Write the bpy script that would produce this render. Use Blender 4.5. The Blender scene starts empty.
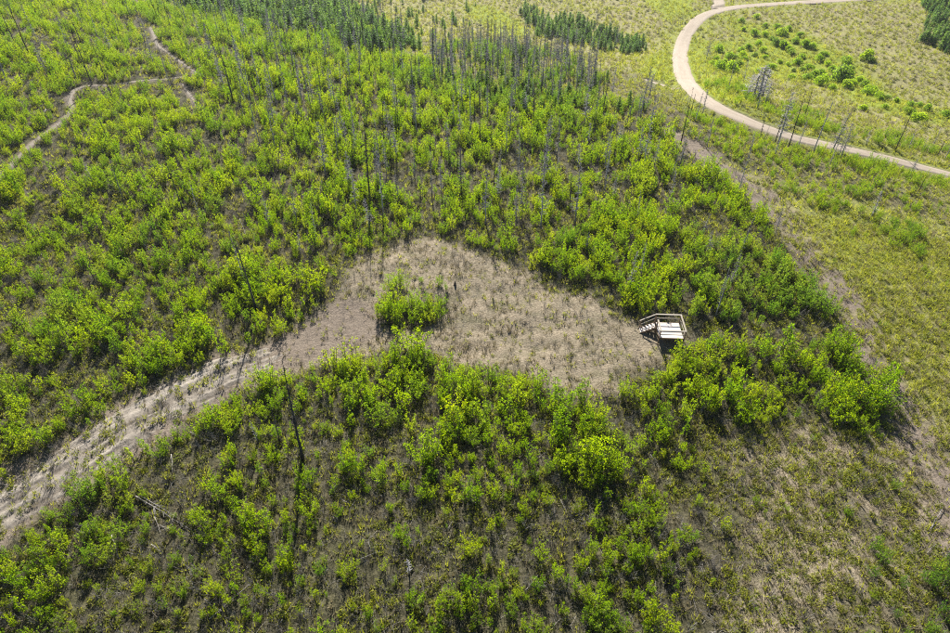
import bpy, math, random
import numpy as np
from mathutils import Vector, Matrix

random.seed(7)
rng = np.random.default_rng(7)
sc = bpy.context.scene
col = sc.collection
R = math.radians

# ------------------------------------------------------------------ camera
CAM_H, PITCH, LENS = 36.0, 40.0, 24.0
cam_data = bpy.data.cameras.new('camera')
cam_data.lens = LENS
cam_data.sensor_width = 36.0
cam_data.clip_start = 0.5
cam_data.clip_end = 12000
cam = bpy.data.objects.new('camera', cam_data)
col.objects.link(cam)
cam.location = (0, 0, CAM_H)
cam.rotation_euler = (R(90 - PITCH), 0, 0)
sc.camera = cam

# ------------------------------------------------------------------ sky, sun, exposure
SUN_EL, SUN_AZ = 34.0, -6.0          # azimuth measured from straight ahead (+Y), clockwise
world = bpy.data.worlds.new('World')
sc.world = world
world.use_nodes = True
wn = world.node_tree.nodes
sky = wn.new('ShaderNodeTexSky')
sky.sky_type = 'NISHITA'
sky.sun_disc = False
sky.sun_elevation = R(SUN_EL)
sky.sun_rotation = R(SUN_AZ)
sky.altitude = 2600
sky.dust_density = 1.5
world.node_tree.links.new(sky.outputs[0], wn['Background'].inputs[0])
wn['Background'].inputs[1].default_value = 0.05

sun_data = bpy.data.lights.new('sun', 'SUN')
sun_data.energy = 5.0
sun_data.angle = R(0.5)
sun_data.color = (1.0, 0.94, 0.84)
sun = bpy.data.objects.new('sun', sun_data)
col.objects.link(sun)
sd = Vector((-math.sin(R(SUN_AZ)) * math.cos(R(SUN_EL)), -math.cos(R(SUN_AZ)) * math.cos(R(SUN_EL)), -math.sin(R(SUN_EL))))
sun.rotation_euler = sd.to_track_quat('-Z', 'Y').to_euler()
sun.location = (0, 60, 90)

sc.view_settings.view_transform = 'Standard'
sc.view_settings.look = 'None'
sc.view_settings.gamma = 1.0
sc.view_settings.exposure = 1.42
sc.render.engine = 'CYCLES'
sc.cycles.max_bounces = 5
sc.cycles.diffuse_bounces = 3
sc.cycles.transmission_bounces = 4
sc.cycles.transparent_max_bounces = 4
sc.cycles.volume_bounces = 0
sc.cycles.caustics_reflective = False
sc.cycles.caustics_refractive = False
sc.cycles.use_denoising = False
sc.cycles.filter_width = 1.1

# ------------------------------------------------------------------ noise helpers
def _hash(ix, iy, seed):
    h = (ix.astype(np.int64) * 374761393 + iy.astype(np.int64) * 668265263 + seed * 1442695041) & 0xFFFFFFFF
    h = ((h ^ (h >> 13)) * 1274126177) & 0xFFFFFFFF
    h = (h ^ (h >> 16)) & 0xFFFFFFFF
    return h / 4294967295.0

def vnoise(x, y, seed=0):
    x0, y0 = np.floor(x), np.floor(y)
    fx, fy = x - x0, y - y0
    fx, fy = fx * fx * (3 - 2 * fx), fy * fy * (3 - 2 * fy)
    a, b = _hash(x0, y0, seed), _hash(x0 + 1, y0, seed)
    c, d = _hash(x0, y0 + 1, seed), _hash(x0 + 1, y0 + 1, seed)
    return (a + (b - a) * fx) * (1 - fy) + (c + (d - c) * fx) * fy

def fbm(x, y, octaves=4, seed=0):
    s, a, t = 0.0, 0.5, 0.0
    for o in range(octaves):
        s = s + a * vnoise(x * 2 ** o, y * 2 ** o, seed + o * 17)
        t += a
        a *= 0.5
    return s / t

def smooth(e0, e1, x):
    t = np.clip((x - e0) / (e1 - e0), 0, 1)
    return t * t * (3 - 2 * t)

def catmull(pts, n=8):
    P = np.array(pts, float)
    P = np.vstack([2 * P[0] - P[1], P, 2 * P[-1] - P[-2]])
    out = []
    for i in range(1, len(P) - 2):
        p0, p1, p2, p3 = P[i - 1], P[i], P[i + 1], P[i + 2]
        for k in range(n):
            t = k / n
            out.append(0.5 * (2 * p1 + (p2 - p0) * t + (2 * p0 - 5 * p1 + 4 * p2 - p3) * t ** 2 + (3 * p1 - p0 - 3 * p2 + p3) * t ** 3))
    out.append(P[-2])
    return np.array(out)

def line_dist(x, y, line, side=False):
    """distance to a polyline, the nearest parameter along it and the side"""
    x, y = np.asarray(x, float), np.asarray(y, float)
    best = np.full(x.shape, 1e18)
    par = np.zeros(x.shape)
    sgn = np.zeros(x.shape)
    for i in range(len(line) - 1):
        ax, ay = line[i][:2]
        bx, by = line[i + 1][:2]
        dx, dy = bx - ax, by - ay
        L = dx * dx + dy * dy + 1e-12
        t = np.clip(((x - ax) * dx + (y - ay) * dy) / L, 0, 1)
        d = (x - ax - t * dx) ** 2 + (y - ay - t * dy) ** 2
        m = d < best
        best = np.where(m, d, best)
        par = np.where(m, i + t, par)
        if side:
            sgn = np.where(m, np.sign(dx * (y - ay) - dy * (x - ax)), sgn)
    return np.sqrt(best), par, sgn

def poly_sd(x, y, poly):
    """signed distance to a polygon, positive inside"""
    P = np.vstack([poly, poly[:1]])
    d, _, _ = line_dist(x, y, P)
    ins = np.zeros(np.shape(x), bool)
    for i in range(len(P) - 1):
        (ax, ay), (bx, by) = P[i], P[i + 1]
        c = ((ay > y) != (by > y)) & (x < (bx - ax) * (y - ay) / (by - ay + 1e-12) + ax)
        ins ^= c
    return np.where(ins, d, -d)

# ------------------------------------------------------------------ the lie of the land
CREST = catmull([(36, -400), (34, -60), (32, 0), (32, 40), (32.5, 62), (30, 78), (22, 91), (0, 100), (-25, 113), (-78, 146), (-300, 300)], 5)

def base_h(x, y):
    x, y = np.asarray(x, float), np.asarray(y, float)
    d, _, sg = line_dist(x, y, CREST, True)
    s = d * -sg                                    # positive beyond the crest
    h = -17.0 * smooth(-12, 96, s)
    h = h + 0.05 * np.clip(-x - 18, 0, 120) * smooth(0, 30, -s)
    h = h + 1.6 * (fbm(x / 26, y / 26, 2, 3) - 0.5)
    far = np.clip(np.hypot(x, y) - 290, 0, None)
    h = h + 34.0 * smooth(0, 2600, far) * (0.3 + 0.9 * fbm(x / 420, y / 420, 3, 9))
    return h

FPX = 950 * LENS / 36.0
cp, sp_ = math.cos(R(PITCH)), math.sin(R(PITCH))

def ray(u, v):
    a, b = (u - 475.0) / FPX, (316.5 - v) / FPX
    return np.array([a, cp + b * sp_, -sp_ + b * cp])

def on_ground(u, v, hf=None):
    """where the land lies that the survey photograph shows at u, v"""
    hf = hf or base_h
    d = ray(u, v)
    t = np.concatenate([np.arange(8, 120, 0.8), np.arange(120, 900, 2.0)])
    p = np.outer(t, d) + np.array([0, 0, CAM_H])
    below = p[:, 2] < hf(p[:, 0], p[:, 1])
    k = int(np.argmax(below)) if below.any() else len(t) - 1
    a, b = t[max(k - 1, 0)], t[k]
    for _ in range(3):
        tt = np.linspace(a, b, 12)
        p = np.outer(tt, d) + np.array([0, 0, CAM_H])
        q = p[:, 2] < hf(p[:, 0], p[:, 1])
        j = max(int(np.argmax(q)), 1) if q.any() else len(tt) - 1
        a, b = tt[j - 1], tt[j]
    p = d * b + np.array([0, 0, CAM_H])
    return p

def W(pts):
    return np.array([on_ground(u, v)[:2] for u, v in pts])

def project(x, y, z):
    x, y, z = np.asarray(x, float), np.asarray(y, float), np.asarray(z, float) - CAM_H
    dep = y * cp - z * sp_
    up = y * sp_ + z * cp
    return 475 + FPX * x / dep, 316.5 - FPX * up / dep, dep

# roads, tracks and zones, surveyed
ROAD = catmull(W([(1010, 190), (960, 177), (920, 167), (880, 157), (840, 148), (800, 139), (770, 130), (740, 118), (715, 106), (698, 93), (686, 78), (680, 62), (682, 46), (690, 29), (706, 15), (735, 7.5), (780, 4), (830, 1), (890, -2.5), (950, -6)]), 6)
SIDE = catmull(W([(645, 79), (655, 81), (666, 83), (676, 85)]), 4)
SPUR = catmull(W([(716, 8), (719, 2), (716, -4), (700, -9)]), 4)
TRACK = catmull(W([(-60, 547), (0, 508), (60, 470), (120, 430), (180, 397), (230, 372), (270, 357), (310, 340), (350, 322)]), 6)
TRAIL_A = catmull(W([(-20, 198), (8, 168), (35, 141), (58, 124), (71, 110), (69, 99), (75, 90), (90, 86), (112, 85), (140, 81), (165, 79), (186, 77)]), 5)
TRAIL_B = catmull(W([(150, 27), (154, 36), (158, 46), (175, 58), (192, 70), (200, 76)]), 5)
TRAIL_C = catmull(W([(182, 84), (190, 96), (198, 108)]), 4)
STRIP = catmull(W([(672, 132), (705, 155), (745, 185), (785, 222), (815, 262), (840, 298), (862, 335), (884, 372), (905, 412), (925, 450), (970, 540)]), 5)
ROAD_W, TRACK_W = 2.05, 2.1

Z = {k: W(v) for k, v in dict(
    clear=[(425, 232), (465, 243), (500, 255), (530, 268), (560, 285), (590, 298), (618, 314), (645, 322), (692, 330), (692, 356), (650, 362), (632, 376), (620, 394), (590, 398), (560, 396), (530, 384), (505, 374), (470, 367), (440, 360), (420, 356), (395, 354), (372, 362), (345, 368), (300, 372), (262, 380), (250, 366), (288, 342), (310, 318), (330, 292), (345, 268), (375, 248)],
    island=[(376, 312), (390, 300), (415, 305), (440, 299), (448, 308), (436, 321), (412, 332), (388, 328)],
    below=[(338, 372), (395, 352), (440, 362), (500, 378), (560, 398), (620, 396), (640, 384), (655, 440), (600, 462), (520, 446), (470, 455), (420, 438), (350, 432), (330, 400)],
    right=[(640, 384), (662, 364), (705, 346), (760, 345), (830, 356), (880, 366), (902, 375), (890, 415), (850, 420), (800, 405), (740, 418), (680, 430), (642, 425)],
    upper=[(505, 232), (560, 200), (650, 190), (730, 232), (795, 275), (832, 300), (834, 322), (800, 328), (720, 326), (660, 312), (610, 310), (585, 293), (545, 272)],
    center=[(235, 105), (200, 60), (250, 50), (330, 62), (420, 78), (480, 92), (560, 106), (640, 118), (700, 140), (745, 185), (780, 240), (730, 232), (650, 190), (560, 200), (520, 262), (465, 240), (425, 230), (375, 246), (340, 266), (310, 300), (270, 240)],
    left=[(-80, 195), (30, 150), (110, 160), (235, 110), (270, 235), (322, 292), (300, 328), (255, 360), (200, 378), (120, 412), (60, 448), (-80, 510)],
    edge=[(170, 330), (235, 265), (318, 275), (318, 305), (285, 338), (245, 356), (185, 376), (120, 405)],
    upleft=[(-120, -20), (120, -6), (150, 12), (215, 42), (235, 110), (110, 160), (30, 150), (-80, 195)],
    lowleft=[(-80, 600), (0, 545), (90, 485), (180, 425), (270, 385), (335, 368), (340, 430), (320, 520), (300, 650), (-80, 690)],
    trackside=[(60, 505), (95, 455), (150, 440), (215, 430), (260, 470), (235, 500), (150, 490), (110, 510)],
    bottom=[(335, 425), (440, 432), (520, 440), (600, 450), (650, 432), (705, 440), (725, 520), (690, 650), (300, 690), (310, 520)],
    corner=[(905, 470), (985, 440), (985, 690), (880, 690), (895, 560), (915, 530)],
    roadside=[(690, 112), (735, 126), (790, 141), (860, 157), (1000, 190), (1000, 222), (920, 206), (850, 200), (790, 186), (740, 165), (705, 145)],
    patch_a=[(768, 190), (800, 185), (838, 205), (835, 216), (800, 212)],
    patch_b=[(860, 215), (905, 225), (930, 250), (915, 262), (880, 245)],
    patch_c=[(880, 185), (960, 200), (960, 222), (900, 210)],
    inroad=[(706, 84), (740, 80), (780, 100), (830, 125), (960, 155), (960, 162), (870, 145), (800, 128), (750, 112), (720, 100)],
    pines_a=[(150, -6), (200, -12), (330, -12), (362, 12), (392, 32), (410, 44), (415, 60), (380, 54), (330, 43), (260, 29), (210, 16), (170, 6)],
    dead_stand=[(425, 50), (490, 44), (560, 56), (602, 80), (620, 104), (560, 104), (500, 92), (440, 82)],
    pines_young=[(380, 68), (470, 84), (560, 96), (640, 110), (660, 122), (560, 116), (470, 104), (390, 84)],
    pines_b=[(524, 12), (548, 14), (575, 22), (612, 32), (639, 46), (636, 55), (604, 50), (565, 44), (537, 36)],
    pines_c=[(912, -6), (1000, -10), (1000, 60), (945, 52), (926, 42), (930, 22)],
    crest_band=[(150, 6), (210, 15), (260, 28), (330, 42), (400, 57), (456, 69), (475, 92), (400, 80), (330, 64), (250, 52), (200, 42), (150, 22)],
    scatter_pines=[(335, -6), (470, -6), (490, 20), (470, 45), (430, 44), (380, 22)],
    lawn_a=[(465, 5), (490, 8), (520, 22), (528, 34), (505, 38), (480, 22)],
    lawn_b=[(640, -4), (690, -4), (690, 14), (665, 18)],
    lawn_c=[(693, 40), (722, 44), (748, 74), (756, 100), (724, 100), (703, 90), (691, 70)],
    lawn_d=[(645, 60), (668, 50), (670, 78), (648, 76)],
    willows=[(735, 20), (790, 30), (820, 45), (850, 60), (870, 85), (890, 100), (945, 112), (945, 122), (880, 110), (830, 85), (790, 80), (745, 72), (705, 62), (720, 45), (745, 48)],
    dark_pine=[(690, 262), (740, 250), (800, 278), (832, 300), (834, 322), (780, 326), (720, 318), (680, 290)],
    slope=[(720, 165), (790, 190), (860, 205), (985, 230), (985, 440), (915, 420), (860, 330), (815, 255), (760, 195)],
    lowright=[(705, 420), (800, 415), (890, 420), (985, 450), (985, 690), (700, 690), (735, 520)],
).items()}

def road_d(x, y):
    return line_dist(x, y, ROAD)

ROAD_Z = base_h(ROAD[:, 0], ROAD[:, 1])
ROAD_Z = np.convolve(np.pad(ROAD_Z, 4, 'edge'), np.ones(9) / 9, 'valid')
TRACK_ALL = [(TRACK, TRACK_W), (TRAIL_A, 0.55), (TRAIL_B, 0.5), (TRAIL_C, 0.4), (SIDE, 0.8), (SPUR, 2.0)]

def ground_h(x, y):
    x, y = np.asarray(x, float), np.asarray(y, float)
    h = base_h(x, y)
    near = np.exp(-np.clip(np.hypot(x, y - 30) - 60, 0, None) / 60)
    calm = np.ones(x.shape)
    d, p, _ = road_d(x, y)
    i = np.clip(p.astype(int), 0, len(ROAD) - 2)
    rz = ROAD_Z[i] * (1 - (p - i)) + ROAD_Z[i + 1] * (p - i)
    k = 1 - smooth(ROAD_W + 1.0, ROAD_W + 7.5, d)
    h = h * (1 - k) + (rz - 0.35 * np.exp(-((d - ROAD_W - 1.3) / 0.7) ** 2)) * k
    calm = calm * smooth(ROAD_W, ROAD_W + 3, d)
    for ln, w in TRACK_ALL:
        d, _, _ = line_dist(x, y, ln)
        h = h - (0.10 if w > 1 else 0.06) * (1 - smooth(w * 0.9, w * 1.5 + 0.3, d))
        calm = calm * (0.25 + 0.75 * smooth(w, w * 1.6 + 0.4, d))
    bump = 0.55 * (fbm(x / 5.5, y / 5.5, 2, 21) - 0.5) + (0.30 * near + 0.06) * (fbm(x / 1.3, y / 1.3, 3, 22) - 0.5)
    return h + bump * calm

# ------------------------------------------------------------------ mesh and object helpers
def mesh_of(name, verts, faces, mat=None, smooth_shade=False):
    me = bpy.data.meshes.new(name)
    me.from_pydata([tuple(map(float, v)) for v in verts], [], faces)
    if mat is not None:
        for m in (mat if isinstance(mat, (list, tuple)) else [mat]):
            me.materials.append(m)
    if smooth_shade:
        me.polygons.foreach_set('use_smooth', np.ones(len(me.polygons), bool))
    me.update()
    return me

def link(name, data, parent=None):
    o = bpy.data.objects.new(name, data)
    col.objects.link(o)
    if parent is not None:
        o.parent = parent
    return o

def tag(o, label=None, cat=None, group=None, kind=None):
    if label: o['label'] = label
    if cat: o['category'] = cat
    if group: o['group'] = group
    if kind: o['kind'] = kind
    return o

class MB:
    """collects vertices and faces for one mesh"""
    def __init__(self):
        self.v, self.f, self.m = [], [], []
    def add(self, verts, faces, mi=0):
        b = len(self.v)
        self.v.extend(verts)
        self.f.extend([tuple(b + i for i in f) for f in faces])
        self.m.extend([mi] * len(faces))
    def tube(self, pts, radii, n=6, mi=0, cap=True):
        b = len(self.v)
        pts = [Vector(p) for p in pts]
        for i, p in enumerate(pts):
            t = (pts[min(i + 1, len(pts) - 1)] - pts[max(i - 1, 0)]).normalized()
            a = t.cross(Vector((0.3, 0.9, 0.2)) if abs(t.z) > 0.5 else Vector((0, 0, 1))).normalized()
            c = t.cross(a)
            for k in range(n):
                an = 2 * math.pi * k / n
                self.v.append(tuple(p + (a * math.cos(an) + c * math.sin(an)) * radii[i]))
        for i in range(len(pts) - 1):
            for k in range(n):
                q = (k + 1) % n
                self.f.append((b + i * n + k, b + i * n + q, b + (i + 1) * n + q, b + (i + 1) * n + k))
                self.m.append(mi)
        if cap:
            self.f.append(tuple(b + (len(pts) - 1) * n + k for k in range(n)))
            self.f.append(tuple(b + k for k in range(n - 1, -1, -1)))
            self.m += [mi, mi]
    def box(self, x0, x1, y0, y1, z0, z1, mi=0):
        v = [(x0, y0, z0), (x1, y0, z0), (x1, y1, z0), (x0, y1, z0), (x0, y0, z1), (x1, y0, z1), (x1, y1, z1), (x0, y1, z1)]
        self.add(v, [(0, 3, 2, 1), (4, 5, 6, 7), (0, 1, 5, 4), (1, 2, 6, 5), (2, 3, 7, 6), (3, 0, 4, 7)], mi)
    def beam(self, a, b, w, h, mi=0):
        """a squared timber from a to b, w wide and h deep"""
        a, b = Vector(a), Vector(b)
        t = (b - a).normalized()
        s = t.cross(Vector((0, 0, 1)))
        s = s.normalized() if s.length > 1e-4 else Vector((1, 0, 0))
        u = s.cross(t)
        v = [tuple(p + s * i * w / 2 + u * j * h / 2) for p in (a, b) for i, j in ((-1, -1), (1, -1), (1, 1), (-1, 1))]
        self.add(v, [(0, 1, 2, 3), (7, 6, 5, 4), (0, 4, 5, 1), (1, 5, 6, 2), (2, 6, 7, 3), (3, 7, 4, 0)], mi)
    def leaf(self, p, nrm, direc, L, Wd, mi=0):
        nrm = Vector(nrm).normalized()
        d = Vector(direc)
        d = d - nrm * d.dot(nrm)
        if d.length < 1e-5:
            d = nrm.orthogonal()
        d.normalize()
        s = nrm.cross(d)
        p = Vector(p)
        b = len(self.v)
        self.v.extend([tuple(p), tuple(p + d * L * 0.5 + s * Wd * 0.5 - nrm * Wd * 0.12), tuple(p + d * L), tuple(p + d * L * 0.5 - s * Wd * 0.5 - nrm * Wd * 0.12)])
        self.f.append((b, b + 1, b + 2))
        self.f.append((b, b + 2, b + 3))
        self.m += [mi, mi]
    def build(self, name, mats, smooth_shade=False):
        me = mesh_of(name, self.v, self.f, mats, smooth_shade)
        me.polygons.foreach_set('material_index', np.array(self.m, np.int32))
        return me

# ------------------------------------------------------------------ materials
def new_mat(name):
    m = bpy.data.materials.new(name)
    m.use_nodes = True
    nt = m.node_tree
    nt.nodes.clear()
    out = nt.nodes.new('ShaderNodeOutputMaterial')
    return m, nt, out

def nd(nt, kind, **kw):
    n = nt.nodes.new(kind)
    for k, v in kw.items():
        setattr(n, k, v)
    return n

def ramp(nt, src, stops):
    r = nd(nt, 'ShaderNodeValToRGB')
    el = r.color_ramp.elements
    while len(el) < len(stops):
        el.new(0.5)
    for e, (p, c) in zip(el, stops):
        e.position = p
        e.color = (*c, 1)
    nt.links.new(src, r.inputs[0])
    return r.outputs[0]

def mix(nt, fac, a, b, mode='MIX'):
    n = nd(nt, 'ShaderNodeMix', data_type='RGBA', blend_type=mode)
    for sock, val in ((n.inputs[0], fac), (n.inputs[6], a), (n.inputs[7], b)):
        if hasattr(val, 'is_linked') or hasattr(val, 'links'):
            nt.links.new(val, sock)
        elif isinstance(val, (int, float)):
            sock.default_value = val
        else:
            sock.default_value = (*val, 1)
    return n.outputs[2]

def noise(nt, scale, detail=4, rough=0.6, vec=None):
    n = nd(nt, 'ShaderNodeTexNoise')
    n.inputs['Scale'].default_value = scale
    n.inputs['Detail'].default_value = detail
    n.inputs['Roughness'].default_value = rough
    if vec is not None:
        nt.links.new(vec, n.inputs['Vector'])
    return n.outputs[0]

def math_n(nt, op, a, b=0.0, c=0.0):
    n = nd(nt, 'ShaderNodeMath', operation=op)
    for s, v in zip(n.inputs, (a, b, c)):
        if hasattr(v, 'links'):
            nt.links.new(v, s)
        else:
            s.default_value = v
    return n.outputs[0]

def leaf_mat(name, shades, trans=0.45, tcol=(1.5, 1.5, 0.6), rough=0.55, spec=0.25, tint_shades=None):
    """leaves: hue drifts from plant to plant and from leaf to leaf; light passes through them"""
    m, nt, out = new_mat(name)
    oi = nd(nt, 'ShaderNodeObjectInfo')
    ge = nd(nt, 'ShaderNodeNewGeometry')
    f = math_n(nt, 'MULTIPLY', oi.outputs['Random'], 0.62)
    f = math_n(nt, 'MULTIPLY_ADD', ge.outputs['Random Per Island'], 0.38, f)
    c = ramp(nt, f, [(i / (len(shades) - 1), s) for i, s in enumerate(shades)])
    if tint_shades:
        at = nd(nt, 'ShaderNodeAttribute', attribute_type='INSTANCER', attribute_name='tint')
        c2 = ramp(nt, f, [(i / (len(tint_shades) - 1), s) for i, s in enumerate(tint_shades)])
        c = mix(nt, at.outputs['Fac'], c, c2)
    p = nd(nt, 'ShaderNodeBsdfPrincipled')
    nt.links.new(c, p.inputs['Base Color'])
    p.inputs['Roughness'].default_value = rough
    p.inputs['Specular IOR Level'].default_value = spec
    t = nd(nt, 'ShaderNodeBsdfTranslucent')
    nt.links.new(mix(nt, 1.0, c, tcol, 'MULTIPLY'), t.inputs[0])
    ms = nd(nt, 'ShaderNodeMixShader')
    ms.inputs[0].default_value = trans
    nt.links.new(p.outputs[0], ms.inputs[1])
    nt.links.new(t.outputs[0], ms.inputs[2])
    nt.links.new(ms.outputs[0], out.inputs[0])
    return m

def plain_mat(name, stops, scale=6.0, rough=0.85, spec=0.2, bump=0.3, stretch=(1, 1, 1), rnd=0.0, bscale=None):
    m, nt, out = new_mat(name)
    tc = nd(nt, 'ShaderNodeTexCoord')
    mp = nd(nt, 'ShaderNodeMapping')
    mp.inputs['Scale'].default_value = stretch
    nt.links.new(tc.outputs['Object'], mp.inputs[0])
    oi = nd(nt, 'ShaderNodeObjectInfo')
    n1 = noise(nt, scale, 5, 0.65, mp.outputs[0])
    f = math_n(nt, 'MULTIPLY_ADD', oi.outputs['Random'], rnd, math_n(nt, 'ADD', n1, -rnd * 0.5))
    c = ramp(nt, f, stops)
    p = nd(nt, 'ShaderNodeBsdfPrincipled')
    nt.links.new(c, p.inputs['Base Color'])
    p.inputs['Roughness'].default_value = rough
    p.inputs['Specular IOR Level'].default_value = spec
    if bump:
        b = nd(nt, 'ShaderNodeBump')
        b.inputs['Strength'].default_value = bump
        b.inputs['Distance'].default_value = 0.05
        nt.links.new(noise(nt, bscale or scale * 3, 4, 0.6, mp.outputs[0]), b.inputs['Height'])
        nt.links.new(b.outputs[0], p.inputs['Normal'])
    nt.links.new(p.outputs[0], out.inputs[0])
    return m

M = {}
M['aspen'] = leaf_mat('aspen_leaf', [(0.075, 0.145, 0.008), (0.115, 0.185, 0.008), (0.165, 0.225, 0.009), (0.225, 0.25, 0.014)], 0.70, (2.2, 2.2, 0.5),
                      tint_shades=[(0.045, 0.105, 0.03), (0.07, 0.135, 0.04), (0.11, 0.165, 0.055), (0.16, 0.19, 0.085)])
M['willow'] = leaf_mat('willow_leaf', [(0.12, 0.19, 0.018), (0.165, 0.235, 0.018), (0.215, 0.27, 0.02)], 0.66, (2.2, 2.3, 0.8),
                       tint_shades=[(0.07, 0.12, 0.035), (0.10, 0.15, 0.045), (0.14, 0.18, 0.06)])
M['pine'] = leaf_mat('pine_needle', [(0.06, 0.125, 0.05), (0.09, 0.17, 0.055), (0.13, 0.21, 0.055)], 0.62, (2.2, 2.2, 1.1),
                     tint_shades=[(0.085, 0.16, 0.03), (0.12, 0.20, 0.033), (0.17, 0.24, 0.035)])
M['forb'] = leaf_mat('forb_leaf', [(0.10, 0.13, 0.03), (0.15, 0.18, 0.03), (0.20, 0.215, 0.035), (0.25, 0.235, 0.06)], 0.5, (1.8, 1.8, 0.8))
M['sage'] = leaf_mat('sage_leaf', [(0.08, 0.10, 0.045), (0.12, 0.14, 0.06), (0.16, 0.17, 0.07)], 0.25, (1.4, 1.4, 0.8))
M['straw'] = leaf_mat('dry_grass_blade', [(0.15, 0.127, 0.082), (0.225, 0.19, 0.128), (0.30, 0.26, 0.18)], 0.3, (1.3, 1.3, 1.0))
M['grass'] = leaf_mat('green_grass_blade', [(0.15, 0.175, 0.03), (0.205, 0.22, 0.04), (0.265, 0.265, 0.065)], 0.55, (1.9, 1.9, 0.8))
M['bark'] = plain_mat('aspen_bark', [(0.3, (0.10, 0.085, 0.06)), (0.7, (0.24, 0.21, 0.16))], 8, rnd=0.2, bump=0)
M['char'] = plain_mat('charred_wood', [(0.25, (0.016, 0.015, 0.015)), (0.5, (0.05, 0.046, 0.045)), (0.75, (0.17, 0.16, 0.15))], 3, stretch=(3, 3, 0.6), rnd=0.25, bump=0.4)
M['greywood'] = plain_mat('weathered_dead_wood', [(0.25, (0.20, 0.19, 0.188)), (0.55, (0.36, 0.345, 0.338)), (0.8, (0.50, 0.48, 0.465))], 3, stretch=(3, 3, 0.6), rnd=0.35, bump=0.4)
M['silver'] = plain_mat('silvery_fallen_wood', [(0.25, (0.15, 0.14, 0.13)), (0.6, (0.28, 0.265, 0.245)), (0.85, (0.40, 0.38, 0.35))], 3, stretch=(1, 3, 3), rnd=0.35, bump=0.4)
M['pinebark'] = plain_mat('pine_bark', [(0.3, (0.05, 0.042, 0.035)), (0.7, (0.11, 0.09, 0.075))], 6, rnd=0.3, bump=0)
M['twig'] = plain_mat('dead_twig', [(0.3, (0.10, 0.092, 0.088)), (0.7, (0.26, 0.245, 0.225))], 6, rnd=0.5, bump=0)
M['deck'] = plain_mat('pale_decking_timber', [(0.25, (0.40, 0.35, 0.315)), (0.5, (0.54, 0.49, 0.455)), (0.75, (0.64, 0.595, 0.56))], 5, stretch=(0.5, 6, 6), bump=0.15, rnd=0.5)
M['frame'] = plain_mat('brown_framing_timber', [(0.3, (0.15, 0.095, 0.06)), (0.7, (0.27, 0.185, 0.12))], 5, stretch=(3, 3, 3), bump=0.15, rnd=0.3)
M['rail'] = plain_mat('tan_rail_timber', [(0.3, (0.27, 0.24, 0.195)), (0.7, (0.38, 0.345, 0.29))], 5, stretch=(3, 3, 3), bump=0.15, rnd=0.3)

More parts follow.
